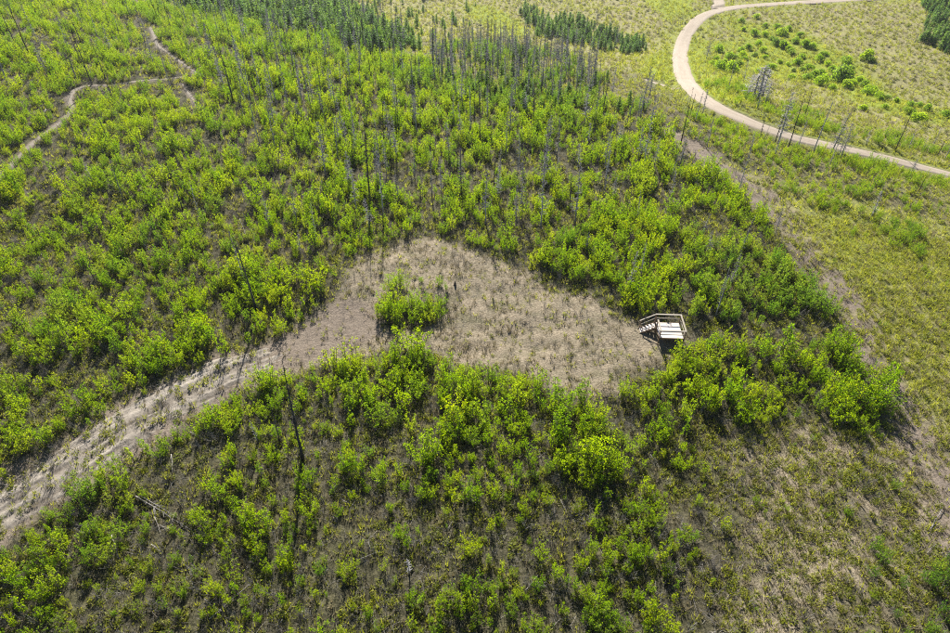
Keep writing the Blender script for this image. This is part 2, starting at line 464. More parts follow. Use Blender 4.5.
def ground_mat():
    m, nt, out = new_mat('ground_soil_and_grass')
    at = nd(nt, 'ShaderNodeAttribute', attribute_name='zone')
    sep = nd(nt, 'ShaderNodeSeparateColor')
    nt.links.new(at.outputs['Color'], sep.inputs[0])
    at2 = nd(nt, 'ShaderNodeAttribute', attribute_name='zone_more')
    sep2 = nd(nt, 'ShaderNodeSeparateColor')
    nt.links.new(at2.outputs['Color'], sep2.inputs[0])
    ge = nd(nt, 'ShaderNodeNewGeometry')
    pos = ge.outputs['Position']
    n_big, n_mid, n_fine = noise(nt, 0.18, 4, 0.6, pos), noise(nt, 1.4, 5, 0.65, pos), noise(nt, 7.0, 4, 0.7, pos)
    litter = ramp(nt, n_fine, [(0.28, (0.037, 0.032, 0.027)), (0.48, (0.078, 0.066, 0.053)), (0.62, (0.122, 0.105, 0.082)), (0.78, (0.190, 0.170, 0.136))])
    litter = mix(nt, math_n(nt, 'MULTIPLY', n_big, 0.75), litter, (0.095, 0.105, 0.04))
    litter = mix(nt, 0.75, litter, ramp(nt, noise(nt, 2.6, 3, 0.6, pos), [(0.36, (0.28, 0.275, 0.27)), (0.5, (0.66, 0.65, 0.64)), (0.66, (1.12, 1.08, 1.02))]), 'MULTIPLY')
    straw = ramp(nt, n_fine, [(0.25, (0.084, 0.067, 0.049)), (0.42, (0.181, 0.151, 0.111)), (0.60, (0.273, 0.234, 0.178)), (0.8, (0.361, 0.323, 0.260))])
    straw = mix(nt, 0.7, straw, ramp(nt, noise(nt, 0.55, 4, 0.65, pos), [(0.34, (0.52, 0.58, 0.42)), (0.48, (0.86, 0.87, 0.80)), (0.62, (1.10, 1.08, 1.02))]), 'MULTIPLY')
    green = ramp(nt, n_mid, [(0.25, (0.119, 0.159, 0.022)), (0.5, (0.184, 0.229, 0.025)), (0.75, (0.248, 0.258, 0.040))])
    tan = ramp(nt, n_mid, [(0.25, (0.135, 0.137, 0.057)), (0.45, (0.200, 0.186, 0.089)), (0.6, (0.265, 0.232, 0.121)), (0.8, (0.307, 0.260, 0.162))])
    soil = ramp(nt, n_fine, [(0.25, (0.105, 0.084, 0.066)), (0.55, (0.19, 0.157, 0.126)), (0.8, (0.28, 0.24, 0.20))])
    def edge(s):
        w = math_n(nt, 'MULTIPLY_ADD', n_mid, 0.9, math_n(nt, 'ADD', s, -0.45))
        r = nd(nt, 'ShaderNodeMapRange')
        r.inputs[1].default_value = 0.22
        r.inputs[2].default_value = 0.78
        nt.links.new(w, r.inputs[0])
        return r.outputs[0]
    c = mix(nt, edge(sep2.outputs[0]), litter, tan)
    c = mix(nt, edge(sep.outputs[1]), c, green)
    c = mix(nt, edge(sep.outputs[0]), c, straw)
    c = mix(nt, edge(sep.outputs[2]), c, soil)
    p = nd(nt, 'ShaderNodeBsdfPrincipled')
    nt.links.new(c, p.inputs['Base Color'])
    p.inputs['Roughness'].default_value = 0.95
    p.inputs['Specular IOR Level'].default_value = 0.1
    b = nd(nt, 'ShaderNodeBump')
    b.inputs['Strength'].default_value = 0.8
    b.inputs['Distance'].default_value = 0.12
    nt.links.new(math_n(nt, 'ADD', n_fine, math_n(nt, 'MULTIPLY', n_mid, 1.5)), b.inputs['Height'])
    nt.links.new(b.outputs[0], p.inputs['Normal'])
    nt.links.new(p.outputs[0], out.inputs[0])
    return m
M['ground'] = ground_mat()

def gravel_mat(name, stops, scale, bump):
    m, nt, out = new_mat(name)
    ge = nd(nt, 'ShaderNodeNewGeometry')
    n1 = noise(nt, scale, 6, 0.7, ge.outputs['Position'])
    n2 = noise(nt, scale * 0.12, 3, 0.5, ge.outputs['Position'])
    at = nd(nt, 'ShaderNodeAttribute', attribute_name='wear')
    f = math_n(nt, 'MULTIPLY_ADD', n2, 0.35, math_n(nt, 'MULTIPLY', n1, 0.65))
    f = math_n(nt, 'MULTIPLY_ADD', at.outputs['Fac'], 0.35, math_n(nt, 'ADD', f, -0.17))
    c = ramp(nt, f, stops)
    p = nd(nt, 'ShaderNodeBsdfPrincipled')
    nt.links.new(c, p.inputs['Base Color'])
    p.inputs['Roughness'].default_value = 0.9
    p.inputs['Specular IOR Level'].default_value = 0.15
    b = nd(nt, 'ShaderNodeBump')
    b.inputs['Strength'].default_value = bump
    b.inputs['Distance'].default_value = 0.05
    nt.links.new(n1, b.inputs['Height'])
    nt.links.new(b.outputs[0], p.inputs['Normal'])
    nt.links.new(p.outputs[0], out.inputs[0])
    return m
M['road'] = gravel_mat('pale_gravel', [(0.2, (0.238, 0.195, 0.150)), (0.5, (0.304, 0.256, 0.201)), (0.8, (0.358, 0.307, 0.250))], 2.0, 0.3)
M['track'] = gravel_mat('dry_track_dirt', [(0.22, (0.071, 0.060, 0.049)), (0.42, (0.155, 0.134, 0.111)), (0.58, (0.235, 0.210, 0.178)), (0.75, (0.336, 0.302, 0.260))], 4.0, 1.0)
M['trail'] = gravel_mat('trodden_trail_dirt', [(0.2, (0.103, 0.088, 0.071)), (0.5, (0.172, 0.150, 0.122)), (0.8, (0.249, 0.219, 0.181))], 4.0, 0.4)

# ------------------------------------------------------------------ ground
def axis(lo, hi, step, limit, grow):
    a = list(np.arange(lo, hi + 1e-6, step))
    s, v = step, a[-1]
    while v < limit:
        s *= grow
        v += s
        a.append(v)
    s, v, b = step, a[0], []
    while v > -limit:
        s *= grow
        v -= s
        b.append(v)
    return np.array(b[::-1] + a)

gx = axis(-58, 58, 0.45, 4500, 1.035)
gy = axis(4, 105, 0.45, 4500, 1.035)
GX, GY = np.meshgrid(gx, gy)
GZ = ground_h(GX.ravel(), GY.ravel())
verts = np.column_stack([GX.ravel(), GY.ravel(), GZ])
nx, ny = len(gx), len(gy)
ii = np.arange(nx * ny).reshape(ny, nx)
quads = np.stack([ii[:-1, :-1], ii[:-1, 1:], ii[1:, 1:], ii[1:, :-1]], -1).reshape(-1, 4)
gm = bpy.data.meshes.new('ground')
gm.vertices.add(len(verts))
gm.vertices.foreach_set('co', verts.ravel())
gm.loops.add(quads.size)
gm.loops.foreach_set('vertex_index', quads.ravel().astype(np.int32))
gm.polygons.add(len(quads))
gm.polygons.foreach_set('loop_start', np.arange(0, quads.size, 4, dtype=np.int32))
gm.polygons.foreach_set('use_smooth', np.ones(len(quads), bool))
gm.update(calc_edges=True)
gm.materials.append(M['ground'])

def fields(x, y):
    """soft cover of the land at x, y: bare straw, green, soil, dry meadow"""
    wob = 3.0 * (fbm(x / 4.0, y / 4.0, 3, 51) - 0.5)
    cl = smooth(-1.0, 1.6, poly_sd(x, y, Z['clear']) + wob) * smooth(-1.0, 0.6, -poly_sd(x, y, Z['island']) - 0.2)
    d, _, sg = line_dist(x, y, CREST, True)
    s = d * -sg
    d_strip, _, _ = line_dist(x, y, STRIP)
    strip = (1 - smooth(1.0, 3.8, d_strip + wob)) * (0.5 + 0.6 * smooth(0.3, 0.5, fbm(x / 2.2, y / 2.2, 3, 55)))
    d_tr, _, _ = line_dist(x, y, TRACK)
    track = 1 - smooth(TRACK_W * 0.9, TRACK_W + 1.9, d_tr + wob * 0.8)
    trail = np.zeros(x.shape)
    for ln, w in TRACK_ALL[1:]:
        dt, _, _ = line_dist(x, y, ln)
        trail = np.maximum(trail, 1 - smooth(w * 0.5, w + 0.25, dt))
    dr, _, _ = road_d(x, y)
    road = 0.6 * (1 - smooth(ROAD_W - 0.6, ROAD_W + 0.6, dr))
    lawn = np.zeros(x.shape)
    for k in ('lawn_a', 'lawn_b', 'lawn_c', 'lawn_d'):
        lawn = np.maximum(lawn, smooth(-3, 3, poly_sd(x, y, Z[k]) + wob * 1.5))
    will = smooth(-6, 5, poly_sd(x, y, Z['willows']) + 2 * wob) * 0.95
    valley = smooth(20, 60, s)
    slope = smooth(-4, 5, poly_sd(x, y, Z['slope']) + 2 * wob)
    low = smooth(-4, 6, poly_sd(x, y, Z['lowright']) + wob)
    green = np.clip(lawn + will + 0.75 * slope * fbm(x / 6, y / 6, 3, 58) + 0.3 * smooth(-14, -2, s) * smooth(40, 60, y) * fbm(x / 5, y / 5, 3, 57) + 0.22 * smooth(0, 30, s) * fbm(x / 9, y / 9, 3, 59) + 0.25 * (1 - smooth(3, 9, dr)), 0, 1)
    straw = np.clip(cl * 0.95 + low * (0.45 + 0.6 * smooth(0.3, 0.6, fbm(x / 4, y / 4, 3, 60))) + 0.3 * strip, 0, 1)
    tan = np.clip(valley * 0.95 + slope * 0.85 + 0.35 * smooth(-10, 10, s), 0, 1)
    soil = np.clip(track * 0.85 + 0.85 * strip + trail * 0.9 + road * 0.8, 0, 1)
    return straw, green, soil, tan, cl

fs = fields(GX.ravel(), GY.ravel())
for nm, chans in (('zone', (fs[0], fs[1], fs[2])), ('zone_more', (fs[3], fs[4], fs[4]))):
    a = gm.attributes.new(nm, 'FLOAT_COLOR', 'POINT')
    a.data.foreach_set('color', np.column_stack([*chans, np.ones(len(verts))]).astype(np.float32).ravel())
ground = link('ground', gm)
tag(ground, 'hillside and valley floor of dry grass, litter and soil', 'ground', kind='structure')

# ------------------------------------------------------------------ road, track and trails
def ribbon(name, line, half, nlat, step, mat, label, cat, lift=0.07, rut=0.0, ragged=0.12, sd=0, fade=0.0):
    L = np.concatenate([[0], np.cumsum(np.hypot(*np.diff(line[:, :2], axis=0).T))])
    n = max(int(L[-1] / step), 4)
    s = np.linspace(0, L[-1], n)
    cx, cy = np.interp(s, L, line[:, 0]), np.interp(s, L, line[:, 1])
    tx, ty = np.gradient(cx), np.gradient(cy)
    l = np.hypot(tx, ty)
    nxx, nyy = -ty / l, tx / l
    lat = np.linspace(-1, 1, nlat)
    half = np.interp(s, L, np.broadcast_to(half, L.shape))
    wl = half * (1 + ragged * 2 * (fbm(s / 2.5, s * 0 + 3, 3, 70 + sd) - 0.5))
    wr = half * (1 + ragged * 2 * (fbm(s / 2.5, s * 0 + 9, 3, 80 + sd) - 0.5))
    wid = np.where(lat[None, :] < 0, wl[:, None], wr[:, None]) * lat[None, :]
    X = cx[:, None] + nxx[:, None] * wid
    Y = cy[:, None] + nyy[:, None] * wid
    ss = np.repeat(s[:, None], nlat, 1)
    furrow = 0.6 * fbm(wid * 2.6 + 40, ss * 0.2, 4, 90 + sd) + 0.4 * fbm(wid * 3.2 + 11, ss * 1.6, 3, 96 + sd) - 0.5
    furrow = furrow + 0.45 * (fbm(wid * 5.5 + 7, ss * 0.10, 2, 99 + sd) - 0.5)
    Zz = ground_h(X.ravel(), Y.ravel()).reshape(X.shape) + lift + rut * furrow
    if fade:
        Zz = Zz - ((lift + 0.3) * smooth(L[-1] - fade, L[-1], s))[:, None]
    crown = 1 - np.abs(lat) ** 6
    Zz = Zz - (1 - crown[None, :]) * (lift + 0.10)
    v = np.column_stack([X.ravel(), Y.ravel(), Zz.ravel()])
    idx = np.arange(n * nlat).reshape(n, nlat)
    f = np.stack([idx[:-1, :-1], idx[:-1, 1:], idx[1:, 1:], idx[1:, :-1]], -1).reshape(-1, 4)
    f = f[:, ::-1]
    me = mesh_of(name, v, [tuple(map(int, q)) for q in f], mat, True)
    wear = np.clip(0.5 + 1.3 * furrow + 0.25 * (np.exp(-((np.abs(lat) - 0.45) / 0.18) ** 2)[None, :] - 0.4), 0, 1)
    a = me.attributes.new('wear', 'FLOAT', 'POINT')
    a.data.foreach_set('value', wear.astype(np.float32).ravel())
    return tag(link(name, me), label, cat, kind='structure')

ribbon('gravel_road', ROAD, np.interp(np.arange(len(ROAD)), [0, 40, 62, len(ROAD)], [1.35, 1.4, ROAD_W, ROAD_W]), 15, 0.8, M['road'], 'pale gravel road sweeping round the bend on the valley floor', 'road', 0.10, 0.06, 0.06)
ribbon('side_track', SIDE, 1.0, 7, 0.5, M['road'], 'short pale side track joining the gravel road at its bend', 'track', 0.06, 0.03, 0.15, 3)
ribbon('road_spur', SPUR, 2.0, 9, 0.8, M['road'], 'pale gravel spur leaving the top of the road bend', 'road', 0.06, 0.02, 0.06, 4)
ribbon('dirt_track', TRACK, TRACK_W, 45, 0.15, M['track'], 'rutted grey dirt track climbing to the bare clearing', 'track', 0.10, 0.34, 0.26, 1, 11.0)
ribbon('foot_trail', TRAIL_A, 0.42, 9, 0.3, M['trail'], 'trodden foot trail curving up the hillside through aspens', 'trail', 0.06, 0.06, 0.3, 2)
ribbon('foot_trail', TRAIL_B, 0.36, 7, 0.3, M['trail'], 'pale upper leg of the foot trail near the crest', 'trail', 0.06, 0.05, 0.3, 5)
ribbon('foot_trail', TRAIL_C, 0.26, 7, 0.3, M['trail'], 'faint overgrown leg of the foot trail below the switchback', 'trail', 0.06, 0.05, 0.3, 6)

# ------------------------------------------------------------------ plant meshes
def rvec(r=1.0):
    z = random.uniform(-1, 1)
    a = random.uniform(0, 2 * math.pi)
    q = math.sqrt(1 - z * z)
    return Vector((q * math.cos(a), q * math.sin(a), z)) * r

def make_aspen(seed, stems, leaves, spread, lsize, skew=0.0):
    """unit bush about 1 m tall: (trunk with its stems, crown of leaves)"""
    random.seed(seed)
    wood, crown = MB(), MB()
    for k in range(stems):
        an = 2 * math.pi * (k + random.random() * 0.8) / stems
        rr = spread * math.sqrt(random.uniform(0.02, 1.0))
        hgt = random.uniform(0.5, 1.1) * (1 - 0.3 * (rr / spread) ** 2)
        base = Vector((math.cos(an) * rr * 0.25, math.sin(an) * rr * 0.25, -0.06))
        top = Vector((math.cos(an) * rr + skew, math.sin(an) * rr, hgt))
        midp = base.lerp(top, 0.5) + Vector((math.cos(an), math.sin(an), 0)) * rr * 0.12
        wood.tube([base, midp, top], [0.014, 0.010, 0.003], 4, cap=False)
        for _ in range(4):
            t = random.uniform(0.35, 0.85)
            q = base.lerp(top, t)
            wood.tube([q, q + Vector((random.uniform(-1, 1), random.uniform(-1, 1), 0.6)) * 0.14], [0.005, 0.002], 3, cap=False)
        # leaf sprays on the stem
        sprays = max(4, int(leaves / stems / 11))
        for j in range(sprays):
            t = 0.30 + 0.74 * (j + random.random()) / sprays
            rad = 0.17 * (1.12 - t) ** 0.7 + 0.02
            c = base.lerp(top, t) + Vector((random.gauss(0, rad * 0.62), random.gauss(0, rad * 0.62), random.gauss(0, 0.03)))
            for _ in range(11):
                p = c + rvec(random.uniform(0.0, 0.068))
                out = Vector((p.x - top.x * 0.6, p.y - top.y * 0.6, 0.0))
                n = Vector((0, 0, 0.12)) + out * 0.5 + rvec(1.0)
                n.z *= 0.75
                L = lsize * random.uniform(0.7, 1.35)
                crown.leaf(p, n, rvec(), L, L * random.uniform(0.65, 0.95))
    return wood, crown

ASPEN = []
for i, (st, lv, spd, ls) in enumerate([(9, 1700, 0.44, 0.038), (12, 2100, 0.54, 0.036), (7, 1300, 0.34, 0.039), (10, 1600, 0.50, 0.035), (14, 2200, 0.62, 0.035), (6, 950, 0.30, 0.040),
                                       (11, 1400, 0.48, 0.035), (8, 900, 0.46, 0.037), (5, 700, 0.22, 0.040), (4, 560, 0.18, 0.041), (7, 620, 0.40, 0.036), (3, 380, 0.14, 0.041)]):
    w, c = make_aspen(100 + i, st, lv, spd, ls)
    ASPEN.append((w.build('aspen_trunk', M['bark'], True), c.build('aspen_crown', M['aspen'])))

def make_willow(seed, lobes, leaves):
    random.seed(seed)
    wood, crown = MB(), MB()
    for k in range(lobes):
        an = 2 * math.pi * k / lobes + random.random()
        rr = random.uniform(0.0, 0.55)
        top = Vector((math.cos(an) * rr, math.sin(an) * rr, random.uniform(0.22, 0.55) * (1.1 - rr)))
        wood.tube([(0, 0, -0.05), tuple(top * 0.6 + Vector((0, 0, 0.05))), tuple(top)], [0.02, 0.012, 0.004], 4, cap=False)
        R0 = random.uniform(0.30, 0.42)
        for _ in range(leaves // lobes):
            d = rvec()
            if d.z < -0.5: d.z = -d.z
            p = top * 0.92 + Vector((d.x * R0 * 1.15, d.y * R0 * 1.15, d.z * R0 * 0.85)) * random.uniform(0.72, 1.08)
            if p.z < 0.02: p.z = random.uniform(0.02, 0.3)
            L = random.uniform(0.08, 0.13)
            crown.leaf(p, d + rvec(0.7), rvec(), L, L * 0.75)
    return wood.build('willow_trunk', M['bark'], True), crown.build('willow_crown', M['willow'])
WILLOW = [make_willow(200 + i, 5 + i, 1150) for i in range(4)]

def make_pine(seed, full):
    """unit young pine 1 m tall"""
    random.seed(seed)
    wood, crown = MB(), MB()
    wood.tube([(0, 0, -0.03), (0.005, 0, 0.5), (0, 0, 1.0)], [0.020, 0.012, 0.002], 6)
    tiers = 12
    lop = [random.uniform(0.55, 1.35) for _ in range(8)]
    for t in range(tiers):
        f = t / (tiers - 1)
        z = 0.10 + 0.86 * f
        rad = 0.25 * full * (1 - f) ** 0.6 * random.uniform(0.8, 1.15) + 0.018
        n = 7 if f < 0.8 else 5
        for k in range(n):
            an = 2 * math.pi * (k + random.random() * 0.7) / n + t * 1.1
            d = Vector((math.cos(an), math.sin(an), 0))
            ln = rad * random.uniform(0.55, 1.2) * lop[int(an / 0.7854) % 8]
            tip = Vector((0, 0, z)) + d * ln + Vector((0, 0, 0.02 + 0.10 * ln))
            wood.tube([(0, 0, z), tuple(tip)], [0.005, 0.0015], 3, cap=False)
            m = max(3, int(7 * ln / 0.2))
            for j in range(m):
                g = (j + 0.6) / m
                p = Vector((0, 0, z)).lerp(tip, g)
                for sdir in (-1, 0, 1):
                    side = Vector((-d.y, d.x, 0)) * sdir
                    L = 0.07 * random.uniform(0.8, 1.3)
                    crown.leaf(p, Vector((0, 0, 1)) + rvec(0.8), d * 0.7 + side + Vector((0, 0, 0.5)), L, L * 0.45)
    return wood.build('pine_trunk', M['pinebark'], True), crown.build('pine_crown', M['pine'])
PINE = [make_pine(300 + i, f) for i, f in enumerate((0.9, 1.05, 1.2, 0.8))]

def make_snag(seed, branches, blen, fine, mat, top_broken=False, lean=0.02):
    """unit dead standing tree 1 m tall (scaled to 5 - 12 m)"""
    random.seed(seed)
    trunk, twigs = MB(), MB()
    pts, rad = [], []
    bx, by = random.uniform(-lean, lean), random.uniform(-lean, lean)
    n = 8
    for k in range(n):
        f = k / (n - 1)
        pts.append((bx * f * f + random.uniform(-0.004, 0.004), by * f * f + random.uniform(-0.004, 0.004), f - 0.015))
        rad.append(0.0125 * (1 - (0.55 if top_broken else 0.9) * f) + (0.005 if k == 0 else 0))
    trunk.tube(pts, rad, 7)
    for b in range(int(branches * 1.35)):
        f = random.uniform(0.16, 0.99) ** 0.8
        k = min(int(f * (n - 1)), n - 2)
        q = Vector(pts[k]).lerp(Vector(pts[k + 1]), f * (n - 1) - k)
        an = random.uniform(0, 2 * math.pi)
        ln = blen * random.uniform(0.35, 1.1) * (1.15 - f * 0.85)
        d = Vector((math.cos(an), math.sin(an), random.uniform(-0.35, 0.45)))
        tip = q + d * ln
        mid = q.lerp(tip, 0.55) + Vector((0, 0, -0.01))
        twigs.tube([q, mid, tip], [0.0044, 0.0028, 0.001], 4, cap=False)
        for _ in range(fine):
            t = random.uniform(0.3, 1.0)
            s = q.lerp(tip, t)
            twigs.tube([s, s + (d * 0.4 + rvec(0.8)) * ln * 0.45], [0.0008 * fine + 0.0006, 0.0004 * fine + 0.0002], 3, cap=False)
    return trunk.build('snag_trunk', mat, True), twigs.build('snag_branches', mat, True)
SNAG = {
    'charred': [make_snag(400, 26, 0.07, 1, M['char']), make_snag(401, 16, 0.05, 0, M['char'], True), make_snag(402, 34, 0.085, 1, M['char'])],
    'grey': [make_snag(410, 34, 0.09, 1, M['greywood']), make_snag(411, 22, 0.06, 1, M['greywood'], True), make_snag(412, 44, 0.10, 1, M['greywood'])],
    'twiggy': [make_snag(420, 56, 0.13, 3, M['greywood']), make_snag(421, 70, 0.15, 3, M['greywood']), make_snag(422, 48, 0.11, 3, M['greywood'])],
}

def make_log(seed, stubs):
    random.seed(seed)
    mb, tw = MB(), MB()
    n = 7
    pts = [((k / (n - 1)) - 0.5, random.uniform(-0.012, 0.012), random.uniform(-0.004, 0.01)) for k in range(n)]
    mb.tube(pts, [0.017 * (1 - 0.72 * k / (n - 1)) + 0.002 for k in range(n)], 7)
    for _ in range(stubs):
        f = random.uniform(0.25, 0.98)
        k = min(int(f * (n - 1)), n - 2)
        q = Vector(pts[k])
        an = random.uniform(-0.9, 0.9) * math.pi / 2
        d = Vector((random.uniform(0.2, 0.8), math.sin(an), abs(math.cos(an)) * 0.5))
        ln = random.uniform(0.05, 0.2) * (1.2 - 0.6 * f)
        tw.tube([q, q + d * ln * 0.6, q + d * ln + Vector((0, 0, -0.01))], [0.0045, 0.0030, 0.001], 4, cap=False)
    return mb.build('log_trunk', M['silver'], True), tw.build('log_branches', M['silver'], True)
LOG = [make_log(500 + i, s) for i, s in enumerate((6, 14, 24, 3))]

def make_tuft(seed, blades, h, spread, mat, wid=0.03):
    random.seed(seed)
    mb = MB()
    for _ in range(blades):
        an = random.uniform(0, 2 * math.pi)
        r0 = spread * math.sqrt(random.random())
        b = Vector((math.cos(an) * r0, math.sin(an) * r0, -0.02))
        tip = b + Vector((math.cos(an) * random.uniform(0, 0.8) + random.uniform(-0.3, 0.3), math.sin(an) * random.uniform(0, 0.8) + random.uniform(-0.3, 0.3), random.uniform(0.6, 1.3))) * h
        s = Vector((-math.sin(an + random.uniform(-1, 1)), math.cos(an), 0)) * wid * random.uniform(0.6, 1.4)
        mb.add([tuple(b - s), tuple(b + s), tuple(tip)], [(0, 1, 2)])
    return mb.build('grass_tuft', mat)

def make_forb(seed, leaves, mat, rad=0.5, hgt=0.7, ls=0.17):
    random.seed(seed)
    mb = MB()
    for _ in range(leaves):
        d = rvec()
        p = Vector((d.x * rad, d.y * rad, abs(d.z) * hgt)) * random.uniform(0.4, 1.0)
        L = ls * random.uniform(0.6, 1.3)
        mb.leaf(p, Vector((d.x, d.y, 0.7)) + rvec(0.8), rvec(), L, L * 0.6)
    return mb.build('leafy_clump', mat)

def make_twigs(seed, n):
    random.seed(seed)
    mb = MB()
    for _ in range(n):
        c = Vector((random.gauss(0, 0.32), random.gauss(0, 0.32), random.uniform(0.02, 0.16)))
        an = random.uniform(0, math.pi)
        d = Vector((math.cos(an), math.sin(an), random.gauss(0.05, 0.28))) * random.uniform(0.10, 0.42)
        r = random.uniform(0.005, 0.012)
        mb.tube([c - d, c + Vector((random.gauss(0, .03), random.gauss(0, .03), 0.02)), c + d], [r, r * 0.8, r * 0.3], 3, cap=False)
    return mb.build('twig_litter', M['twig'])

def make_brush(seed, n):
    random.seed(seed)
    mb = MB()
    for _ in range(n):
        an = random.uniform(0, 2 * math.pi)
        lean = random.uniform(0.05, 0.7)
        b = Vector((random.gauss(0, 0.10), random.gauss(0, 0.10), -0.03))
        L = random.uniform(0.35, 1.0)
        tip = b + Vector((math.cos(an) * lean, math.sin(an) * lean, 1.0)) * L
        r = random.uniform(0.006, 0.012)
        mb.tube([b, b.lerp(tip, 0.55) + rvec(0.04), tip], [r, r * 0.7, r * 0.25], 3, cap=False)
        for _k in range(3):
            q = b.lerp(tip, random.uniform(0.4, 0.9))
            mb.tube([q, q + rvec(0.16) + Vector((0, 0, 0.06))], [r * 0.5, r * 0.2], 3, cap=False)
    return mb.build('dead_brush', M['twig'])

# ------------------------------------------------------------------ scattering of what nobody could count
def joined(pair, name):
    """one mesh from a (wood, crown) pair for the uncounted background"""
    mats, v, f, mi = [], [], [], []
    for me in pair:
        b = len(v)
        v += [tuple(x.co) for x in me.vertices]
        f += [tuple(b + i for i in p.vertices) for p in me.polygons]
        mats.append(me.materials[0])
        mi += [len(mats) - 1] * len(me.polygons)
    me = mesh_of(name, v, f, mats)
    me.polygons.foreach_set('material_index', np.array(mi, np.int32))
    return me

def scatter(name, meshes, pts, scl, rot, tint, label, cat):
    """one stuff object that carries many small copies (geometry nodes)"""
    kinds = bpy.data.collections.new(name + '_kinds')
    for i, me in enumerate(meshes):
        kinds.objects.link(bpy.data.objects.new('%s_kind_%d' % (name, i), me))
    n = len(pts)
    me = bpy.data.meshes.new(name)
    me.vertices.add(n)
    me.vertices.foreach_set('co', np.asarray(pts, np.float32).ravel())
    for nm, typ, key, arr in (('size', 'FLOAT_VECTOR', 'vector', scl), ('turn', 'FLOAT_VECTOR', 'vector', rot), ('tint', 'FLOAT', 'value', tint), ('pick', 'INT', 'value', rng.integers(0, len(meshes), n))):
        a = me.attributes.new(nm, typ, 'POINT')
        a.data.foreach_set(key, np.ascontiguousarray(arr, np.int32 if typ == 'INT' else np.float32).ravel())
    o = link(name, me)
    ng = bpy.data.node_groups.new(name, 'GeometryNodeTree')
    ng.interface.new_socket('Geometry', in_out='INPUT', socket_type='NodeSocketGeometry')
    ng.interface.new_socket('Geometry', in_out='OUTPUT', socket_type='NodeSocketGeometry')
    N, Lk = ng.nodes, ng.links
    gi, go = N.new('NodeGroupInput'), N.new('NodeGroupOutput')
    ip = N.new('GeometryNodeInstanceOnPoints')
    ci = N.new('GeometryNodeCollectionInfo')
    ci.inputs['Collection'].default_value = kinds
    ci.inputs['Separate Children'].default_value = True
    ci.inputs['Reset Children'].default_value = True
    def attr(nm, typ):
        a = N.new('GeometryNodeInputNamedAttribute')
        a.data_type = typ
        a.inputs['Name'].default_value = nm
        return a.outputs['Attribute']
    Lk.new(gi.outputs[0], ip.inputs['Points'])
    Lk.new(ci.outputs[0], ip.inputs['Instance'])
    ip.inputs['Pick Instance'].default_value = True
    Lk.new(attr('pick', 'INT'), ip.inputs['Instance Index'])
    Lk.new(attr('turn', 'FLOAT_VECTOR'), ip.inputs['Rotation'])
    Lk.new(attr('size', 'FLOAT_VECTOR'), ip.inputs['Scale'])
    Lk.new(ip.outputs[0], go.inputs[0])
    md = o.modifiers.new('spread', 'NODES')
    md.node_group = ng
    return tag(o, label, cat, kind='stuff')

def visible(x, y, z, margin=45):
    u, v, dep = project(x, y, z)
    return (dep > 2) & (u > -margin) & (u < 950 + margin) & (v > -margin) & (v < 633 + margin)

def jitter(x0, x1, y0, y1, step):
    X, Y = np.meshgrid(np.arange(x0, x1, step), np.arange(y0, y1, step))
    X = X.ravel() + rng.uniform(-0.5, 0.5, X.size) * step
    Y = Y.ravel() + rng.uniform(-0.5, 0.5, Y.size) * step
    return X, Y

def off_tracks(x, y, extra=0.0, first=0):
    ok = road_d(x, y)[0] > ROAD_W + 0.3 + extra
    for ln, w in TRACK_ALL[first:]:
        ok &= line_dist(x, y, ln)[0] > w * 0.95 + extra
    return ok

PLAT = on_ground(669.5, 345)
plat_z = float(ground_h(np.array([PLAT[0]]), np.array([PLAT[1] + 1.2]))[0])
def off_platform(x, y, m=0.0):
    return ~((x > PLAT[0] - 3.6 - m) & (x < PLAT[0] + 1.6 + m) & (y > PLAT[1] - 0.6 - m) & (y < PLAT[1] + 2.8 + m))

